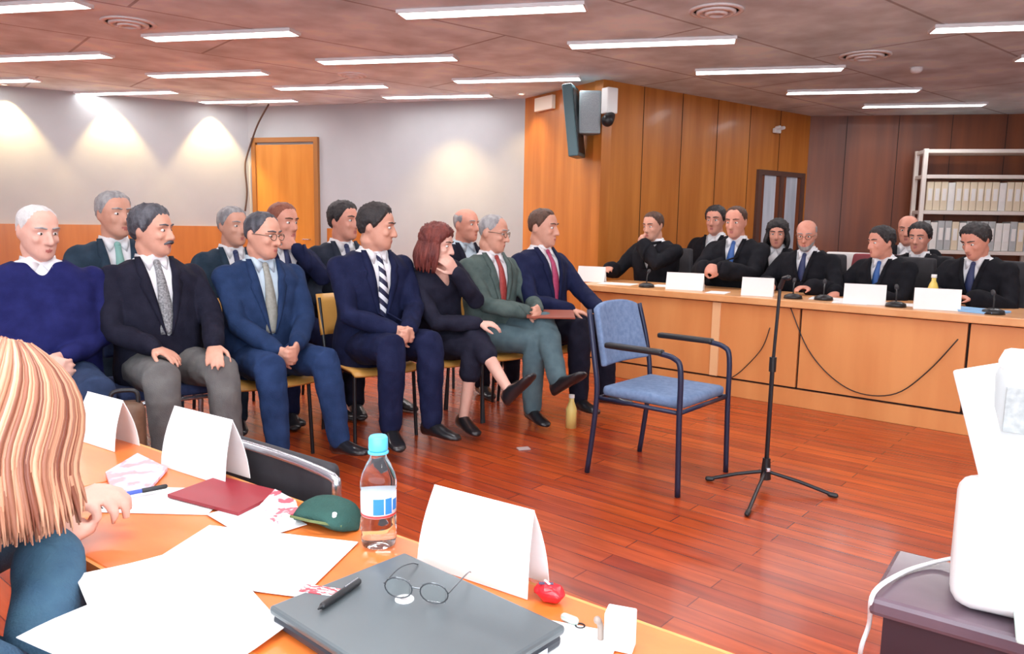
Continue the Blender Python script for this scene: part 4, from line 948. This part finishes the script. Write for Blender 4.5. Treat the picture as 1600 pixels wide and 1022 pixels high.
# bottle
q = at(592, 852, TH); bo = empty('water_bottle', (q.x, q.y, TH+.001), .4, 'clear plastic water bottle with a sky blue cap', 'bottle')
M_pet = mat('clear_plastic', (.86, .92, .95), .06, trans=1.0); MATS['clear_plastic'].node_tree.nodes['Principled BSDF'].inputs['IOR'].default_value = 1.25
prof = [(.001, .004), (.020, 0), (.027, .004), (.0290, .016), (.0275, .022), (.0290, .028), (.0275, .034), (.029, .040), (.029, .045), (.0275, .052), (.0275, .092), (.029, .098), (.0290, .106), (.026, .120), (.019, .136), (.0135, .146), (.0125, .152), (.0125, .160), (.001, .160)]
obj('bottle_body', lathe(prof, 28), M_pet, bo, smooth=True)
m_lab = mat('bottle_print', (.80, .87, .93), .4)
obj('bottle_label', lathe([(.0283, .054), (.0283, .091)], 28), m_lab, bo, smooth=True)
def arc(r_, a0, a1, z0, z1):
    b_ = bmesh.new(); n_ = 10; v_ = [[b_.verts.new((r_*math.cos(a0+(a1-a0)*i/n_), r_*math.sin(a0+(a1-a0)*i/n_), z)) for i in range(n_+1)] for z in (z0, z1)]
    for i in range(n_): b_.faces.new((v_[0][i], v_[0][i+1], v_[1][i+1], v_[1][i]))
    return b_
for a0, a1, z0, z1 in ((-2.1, -1.5, .060, .086), (-1.42, -1.0, .060, .086), (-.92, -.5, .064, .082)): obj('label_print', arc(.0285, a0, a1, z0, z1), mat('blue_print', (.03, .22, .62), .4), bo)
obj('label_band', lathe([(.0284, .0545), (.0284, .058)], 28), mat('red_print', (.55, .05, .05), .4), bo)
obj('bottle_cap', lathe([(.001, .158), (.0150, .158), (.0155, .161), (.0150, .178), (.013, .181), (.001, .1815)], 24), mat('sky_blue_plastic', (.10, .55, .80), .35), bo, smooth=True)
obj('neck_ring', lathe([(.0125, .152), (.0165, .153), (.0165, .156), (.0125, .157)], 24), MATS['sky_blue_plastic'], bo, smooth=True)
# laptop
c_ = [at(418, 935, TH+.03), at(632, 862, TH+.03), at(852, 962, TH+.03)]
ed = (c_[1]-c_[0]); ed.z = 0; ew = (c_[2]-c_[1]); ew.z = 0
la = dirz(ew); LW, LDp = .305, .225
cc_ = c_[1].xy + V((math.cos(la), math.sin(la)))*LW/2 - V((-math.sin(la), math.cos(la)))*LDp/2
lp = empty('laptop', (cc_.x, cc_.y, TH+.0015), la, 'closed grey laptop lying on the table with small things on its lid', 'laptop')
obj('laptop_base', bx((0, 0, .0085), (LW-.006, LDp-.006, .015), 0, .005), mat('laptop_black', (.03, .035, .045), .4), lp)
obj('laptop_lid', bx((0, 0, .0225), (LW, LDp, .012), 0, .0045), mat('laptop_grey', (.11, .13, .14), .36, (.13, .155, .165), 3, metal=.35), lp)
obj('port_strip', bx((LW/2-.003, 0, .009), (.004, LDp*.7, .007)), M_chrome, lp)
for yy in (-.05, .02, .06): obj('port', bx((LW/2-.0006, yy, .009), (.004, .014, .004)), M_card, lp)
LZ = TH+.0015+.0285
def lid(x, y): return at(x, y, LZ+.0008)
q = lid(632, 936)
bg = empty('round_badge', (q.x, q.y, LZ), 0, 'round white badge in the middle of the laptop lid', 'badge'); obj('badge_disc', lathe([(.001, 0), (.0125, 0), (.0125, .0012), (.001, .0014)], 24), mat('badge_white', (.85, .84, .82), .3), bg)
obj('badge_centre', lathe([(.001, .0014), (.005, .0014), (.005, .0018), (.001, .0019)], 16), mat('badge_grey', (.45, .42, .42), .4), bg)
q = lid(500, 922); o = obj('red_sticker', bx((0, 0, .0006), (.052, .020, .0012), 0), mat('sticker_print', (.50, .05, .07), .4, (.80, .72, .72), 90, contrast=(.5, .54), stretch=(1, 3, 1)), None, 'small red and white sticker at the left of the laptop lid', 'sticker'); o.location = (q.x, q.y, LZ); o.rotation_euler = (0, 0, la+.5)
a_ = lid(505, 952); b_ = lid(565, 910); d_ = b_-a_
pn = empty('pen', (a_.x, a_.y, LZ+.0055), 0, 'black pen lying on the laptop lid', 'pen'); obj('barrel', tb([V((0, 0, 0)), d_*.9], .0048, 10, True), M_black, pn, smooth=True); obj('pen_clip', tb([d_*.55+V((0, 0, .005)), d_*.9+V((0, 0, .005))], .0012, 6), M_chrome, pn); obj('pen_tip', tb([V((0, 0, 0)), -d_*.12], [.0042, .001], 8), M_black, pn)
# spectacles on the lid
q0 = lid(575, 905); q1 = lid(700, 915); sx = (q1-q0); mid_ = lid(650, 940)
gl = empty('spectacles', (mid_.x, mid_.y, LZ), la+.45, 'thin metal spectacles resting on the laptop lid', 'spectacles'); gl.scale = (.8, .8, .8)
M_wire = mat('spectacle_wire', (.10, .11, .12), .3, metal=.8)
f_ = bmesh.new()
for sg in (-1, 1):
    ring = [V((sg*.031+.024*math.cos(q_), 0, .020+.017*math.sin(q_))) for q_ in [2*PI*i/18 for i in range(19)]]; tube(f_, ring, .0012, 6)
tube(f_, [(-.007, 0, .024), (.007, 0, .024)], .0012, 6); obj('rims', f_, M_wire, gl)
for sg in (-1, 1): obj('temple_arm', tb(bez([(sg*.056, 0, .024), (sg*.058, .06, .022), (sg*.054, .105, .012), (sg*.05, .125, .002)]), .0013, 6), M_wire, gl)
for sg in (-1, 1): obj('lens', bx((sg*.031, 0, .020), (.040, .0012, .028), 0, .0004), mat('lens_glass', (.9, .95, .95), .05, trans=1.0), gl)
# red wrapper, key and small white box on the right
q = at(858, 938, TH); rw = empty('red_packet', (q.x, q.y, TH+.001), tz, 'glossy red packet with white print right of the laptop', 'packet')
b = bmesh.new(); blob(b, (0, 0, .012), (.024, .017, .012), None, 3)
for v in b.verts: v.co += V((0, 0, 1))*noise.noise(v.co*90)*.004; v.co.z = max(v.co.z, .0)
obj('packet_body', b, mat('red_foil', (.75, .02, .03), .25, (.75, .02, .03), 40), rw)
obj('packet_print', bx((-.003, -.004, .0245), (.020, .006, .001), .6), mat('dark_print', (.06, .05, .10), .4), rw); obj('packet_mark', bx((-.002, -.003, .0262), (.014, .003, .001), -.5), M_card, rw)
q = at(890, 975, TH); kk = empty('key_fob', (q.x, q.y, TH+.001), tz, 'small pale key fob on the table by the red packet', 'key fob')
obj('fob_body', tb([(-.008, 0, .006), (.008, 0, .006)], .0055, 10, True), mat('pale_green_metal', (.55, .65, .58), .3, metal=.3), kk, smooth=True); obj('fob_ring', tb([V((.016+.006*math.cos(q_), .006*math.sin(q_), .002)) for q_ in [2*PI*i/12 for i in range(13)]], .0012, 5), M_blackm, kk)
q = at(968, 1012, TH); o = obj('small_box', bx((0, 0, .024), (.036, .026, .048), 0, .002), M_white, None, 'small white box standing near the right end of the table', 'box'); o.location = (q.x, q.y, TH+.001); o.rotation_euler = (0, 0, tz+.3)
q = at(938, 1003, TH); o = obj('earphone', tb(bez([(0, 0, .004), (0, .004, .018), (-.004, .004, .026)]), [.004]*10+[.005]*3, 8, True), mat('brown_grey', (.35, .28, .24), .4), None, 'tiny brown stub beside the small white box', 'earphone', smooth=True); o.location = (q.x, q.y, TH+.001)
# tent cards of the foreground
def fcard(xc, yb, wpx, h, lb, rzo=0):
    q_ = at(xc, yb, TH); dist = (q_-V((0, 0, CAMZ))).length; o_ = tent_card((q_.x, q_.y, TH+.001), tz+rzo, wpx*dist/1200*1.16, h, .03, 'tent_card', lb, 'large white tent cards on the foreground table', .006); return o_
fcard(752, 896, 172, .118, 'largest white tent card, beside the laptop and bottle', .05)
fcard(320, 738, 128, .125, 'white tent card behind the red folder', .05)
fcard(168, 692, 84, .11, 'white tent card beside the blonde hair', .05)

# chair across the table: black back in a grey tube frame
q = V((-.80, 1.95)); q = at(512, 738, .8).xy-TD*.20+TN*.235
ch = empty('tube_frame_chair', (q.x, q.y, 0), dirz(TN), 'black chair with bent grey tube frame behind the tent cards', 'chair')
PX = [(235, 655), (300, 668), (400, 690), (470, 708), (505, 728), (516, 775)]
obj('seat', bx((0, 0, .44), (.42, .44, .05), 0, .02), M_offblack, ch, smooth=True)
b = bmesh.new(); b2 = bx((-.215, 0, .66), (.035, .40, .30), 0, .016); obj('backrest', b2, M_offblack, ch, smooth=True); b.free()
fr = bez([(.20, -.23, 0), (.18, -.23, .42), (-.16, -.23, .44), (-.235, -.23, .74), (-.24, -.19, .80), (-.24, .19, .80), (-.235, .23, .74), (-.16, .23, .44), (.18, .23, .42), (.20, .23, 0)], 5)
obj('tube_frame', tb(fr, .009, 10), M_chrome, ch, smooth=True)
for sy in (-1, 1): obj('leg', tb([(-.12, sy*.22, .43), (-.24, sy*.23, 0)], .009, 10), M_chrome, ch, smooth=True)
# brown bag on the floor side of that chair
bgp = V((-1.57, 3.05)); hb = empty('brown_bag', (bgp.x, bgp.y, 0), .4, 'brown leather bag standing behind the leftmost tent card', 'bag')
obj('bag_body', bx((0, 0, .28), (.15, .12, .48), 0, .04), mat('brown_leather', (.11, .055, .03), .5, (.16, .08, .045), 20), hb, smooth=True)
obj('bag_handle', tb(bez([(-.05, 0, .51), (-.04, 0, .56), (.04, 0, .56), (.05, 0, .51)]), .009, 8), M_black, hb, smooth=True)
#small items on the floor
q = at(818, 702, 0); o = obj('floor_tag', bx((0, 0, .003), (.07, .05, .006), .3, .001), mat('pale_plate', (.5, .38, .36), .4), None, 'small flat plate on the floor before the crossed legs', 'floor plate'); o.location = (q.x, q.y, .001)
q = at(892, 668, 0); o = empty('yellow_bottle', (q.x, q.y, 0), 0, 'small yellow bottle on the floor behind the crossed legs', 'bottle')
obj('bottle_body', lathe([(.001, 0), (.034, 0), (.034, .12), (.016, .17), (.016, .19), (.001, .19)], 18), mat('yellow_liquid', (.80, .62, .20), .3), o, smooth=True); obj('bottle_cap', lathe([(.001, .19), (.018, .19), (.018, .21), (.001, .21)], 14), M_card, o)

# ------------------------------------------------------------------ blonde woman in the foreground
HB1 = (.20, .05, .025); HB2 = (.85, .44, .27)
wjac = cloth('teal_blue_jacket', (.045, .10, .17), (.07, .15, .22))
wx, wy = -1.01, .58
wang = dirz(TN)+.05
WSC = 1.0
wom = person('blonde woman in a teal blue jacket bending over the table to write', (wx, wy, 0), wang, 1.0, lean=.81, hyaw=-.05, hpitch=.75, wide=.92, vox=.007, hair=None, hm=H_BROWN, skin=M_skin_pale, jacket=wjac, trousers=black, tie=None, shirt=M_shirt, vdeep=.3,
       hands=[V((.64, .10, .79)), V((.60, .0, .775))], palms=[V((0, 0, -1)), V((0, .3, -1))], curl=[.9, 1.1], feet=[V((.38, .14, .08)), V((.38, -.14, .08))])
# her hair: locks falling from the crown
hipz = .45+.095
Mt = Matrix.Translation((0, 0, hipz)) @ Matrix.Rotation(.81, 4, 'Y'); hc = Mt @ V((.048, 0, .648))
Mh = Matrix.Translation(hc) @ Matrix.Rotation(-.05, 4, 'Z') @ Matrix.Rotation(.75, 4, 'Y')
random.seed(3)
b = bmesh.new(); colr = b.loops.layers.float_color.new('strand')
c0 = hc+V((-.01, 0, .01)); crown = (Mh.to_3x3() @ V((-.30, 0, .95))).normalized()
hb = bmesh.new(); head_loft(hb, Mh, 1.10); hbv = BVHTree.FromBMesh(hb); hb.free()
fwd = (Mh.to_3x3() @ V((1, 0, 0))).normalized(); 
up0 = crown; e1 = (fwd-up0*fwd.dot(up0)).normalized(); e2 = up0.cross(e1)
NL = 1500
for i in range(NL):
    az = 2*PI*i/NL*1.0+random.uniform(-.03, .03); azd = abs((math.degrees(az)+180) % 360-180)
    if azd < 28 and random.random() < .6: continue
    lay = random.random(); pts = []; rr_ = []
    dirh = (e1*math.cos(az)+e2*math.sin(az)); steps = 9; last = None
    for k_ in range(1, steps+1):
        th = (math.radians(4)+k_/steps*math.radians(84)); d = (up0*math.cos(th)+dirh*math.sin(th)).normalized()
        h = hbv.ray_cast(c0+d*.4, -d)[0]; R_ = (h-c0).length if h else .1
        pts.append(c0+d*(R_+.010+.014*lay+.010*math.sin(th)*noise.noise(V((az*3, lay, 1))))); last = d
    p_ = pts[-1].copy(); out = V((last.x, last.y, 0)); out = out.normalized() if out.length > .01 else V((0, 0, 0))
    L = .088+.05*(p_.z-hc.z+.05)/.1+random.uniform(-.012, .012); L = max(.05, min(.21, L+.03*(azd-90)/90))
    inw = random.uniform(-.02, .01)
    for k_ in range(1, 6):
        t = k_/5; pts.append(p_+V((0, 0, -L*t))+out*(.012*math.sin(PI*t*.7)+inw*t*t)+V((.0, .0, 0)))
    for _ in range(3): pts = [pts[0]]+[(a1+b1*2+c1_)/4 for a1, b1, c1_ in zip(pts, pts[1:], pts[2:])]+[pts[-1]]
    n_ = len(pts); w0 = random.uniform(.0022, .0050)
    f0 = len(b.faces); tube(b, pts, [w0*(.55+.45*min(1, j/3))*(1 if j < n_-3 else (n_-j)/3.2) for j in range(n_)], 5)
    b.faces.ensure_lookup_table(); c_ = min(1, max(0, .5+.5*noise.noise(V((az*5, 0, 3)))+random.uniform(-.42, .42)))
    for f2 in b.faces[f0:]:
        for lp_ in f2.loops: lp_[colr] = (c_, c_, c_, 1)
f0 = len(b.faces); rings = []
mh = bpy.data.materials.new('hair_strawberry_blonde'); mh.use_nodes = True; nt = mh.node_tree; pb_ = nt.nodes['Principled BSDF']
at_ = nt.nodes.new('ShaderNodeVertexColor'); at_.layer_name = 'strand'; cr_ = nt.nodes.new('ShaderNodeValToRGB'); cr_.color_ramp.elements[0].color = (*HB1, 1); cr_.color_ramp.elements[1].color = (*HB2, 1)
nt.links.new(at_.outputs[0], cr_.inputs[0]); nt.links.new(cr_.outputs[0], pb_.inputs['Base Color']); pb_.inputs['Roughness'].default_value = .42
hm_ = bm2me(b); link('hair', hm_, mh, wom)
b = bmesh.new(); head_loft(b, Mh, 1.07); m_ = bm2me(b)
link('hair_underlayer', m_, mat('hair_blonde_base', (.42, .20, .10), .6, (.55, .28, .15), 30), wom)
q = at(150, 800, TH); o = empty('pen', (q.x, q.y, TH+.012), 0, 'white pen in the hand of the blonde woman', 'pen')
obj('barrel', tb([(0, 0, 0), (-.11, -.02, .012)], .004, 8, True), M_card, o, smooth=True); obj('pen_tip', tb([(0, 0, 0), (.012, .002, -.006)], [.003, .001], 6), M_black, o)

# ------------------------------------------------------------------ printer on a dark stand at the right
ps = V((.54, 1.05)); pd = V((.81, -.587)); 
q0 = at(1371, 931, .72); SA = rad(-36)
sc_ = empty('printer_stand', (q0.x, q0.y, 0), SA, 'dark wood stand under the white printer at right', 'stand')
M_stand = mat('dark_stand', (.10, .065, .085), .25, (.15, .10, .125), 5, coat=.4); M_rail = mat('dark_rail', (.05, .03, .04), .4)
obj('stand_top', bx((.25, .10, .705), (.52, .22, .03), 0, .008), M_stand, sc_)
obj('stand_rail', bx((.25, .012, .655), (.48, .02, .07)), M_rail, sc_)
for x in (.03, .47):
    for y in (.02, .20): obj('leg', bx((x, y, .345), (.035, .035, .69), 0, .004), M_rail, sc_)
obj('lower_shelf', bx((.25, .11, .45), (.44, .20, .02)), M_rail, sc_)
pr = empty('printer', (0, 0, 0), 0, 'white printer with raised paper support cut by the right edge', 'printer')
mp_ = mat('printer_white', (.84, .83, .82), .4)
q = at(1487, 950, .72); pr.location = (q.x+.115, q.y+.01, .722); pr.rotation_euler = (0, 0, SA+.1)
b = bmesh.new(); prism(b, [(-.10, -.08), (.22, -.08), (.22, .10), (-.10, .10)], 0, .165); bmesh.ops.bevel(b, geom=b.edges[:], offset=.028, segments=4, profile=.5, affect='EDGES'); obj('printer_body', b, mp_, pr, smooth=True)
obj('output_tray', bx((.06, -.11, .014), (.16, .08, .010), 0, .004, Matrix.Rotation(.1, 3, 'X')), mat('pale_green_plastic', (.62, .76, .70), .4), pr)
obj('paper_support', bx((-.058, .065, .240), (.072, .012, .205), 0, .004, Matrix.Rotation(-.30, 3, 'Y') @ Matrix.Rotation(-.15, 3, 'X')), mp_, pr)
obj('printer_lid', bx((.06, .01, .167), (.22, .14, .010), 0, .004), mp_, pr)
q = at(1585, 700, .93)
dq = ray(1622, 625); dq = V((0, 0, CAMZ))+dq*(1.16/dq.y)
fx_ = empty('desktop_machine', (dq.x, dq.y, .72), SA, 'grey and white machine behind the printer at the right edge', 'machine')
obj('casing', bx((0, 0, .28), (.12, .09, .14), 0, .02), mat('machine_grey', (.45, .48, .48), .4), fx_, smooth=True)
obj('casing_top', bx((0, 0, .35), (.11, .085, .03), 0, .012), mp_, fx_, smooth=True)
obj('panel', bx((-.02, -.046, .28), (.04, .004, .07), 0, .001), mat('panel_grey', (.30, .33, .33), .5, (.4, .43, .43), 100), fx_)
obj('machine_foot', bx((0, 0, .105), (.06, .05, .21), 0, .01), mp_, fx_)
wpts = [at(1490, 872, .735), at(1455, 880, .727), at(1410, 895, .726), at(1376, 926, .728)+V((-.01, 0, 0)), at(1358, 975, .66), at(1345, 1015, .62), at(1342, 1060, .55)]
obj('printer_cable', tb(bez(wpts), .0035, 8), M_white, None, 'white cable running from the printer down the stand', 'cable', smooth=True)
q = at(1450, 1010, .47); o = obj('paper_box', bx((0, 0, .07), (.30, .17, .14), 0, .003), M_card, None, 'white paper pack on the lower shelf of the stand', 'paper pack'); o.location = (sc_.location.x+.24, sc_.location.y-.055, .461); o.rotation_euler = (0, 0, SA)
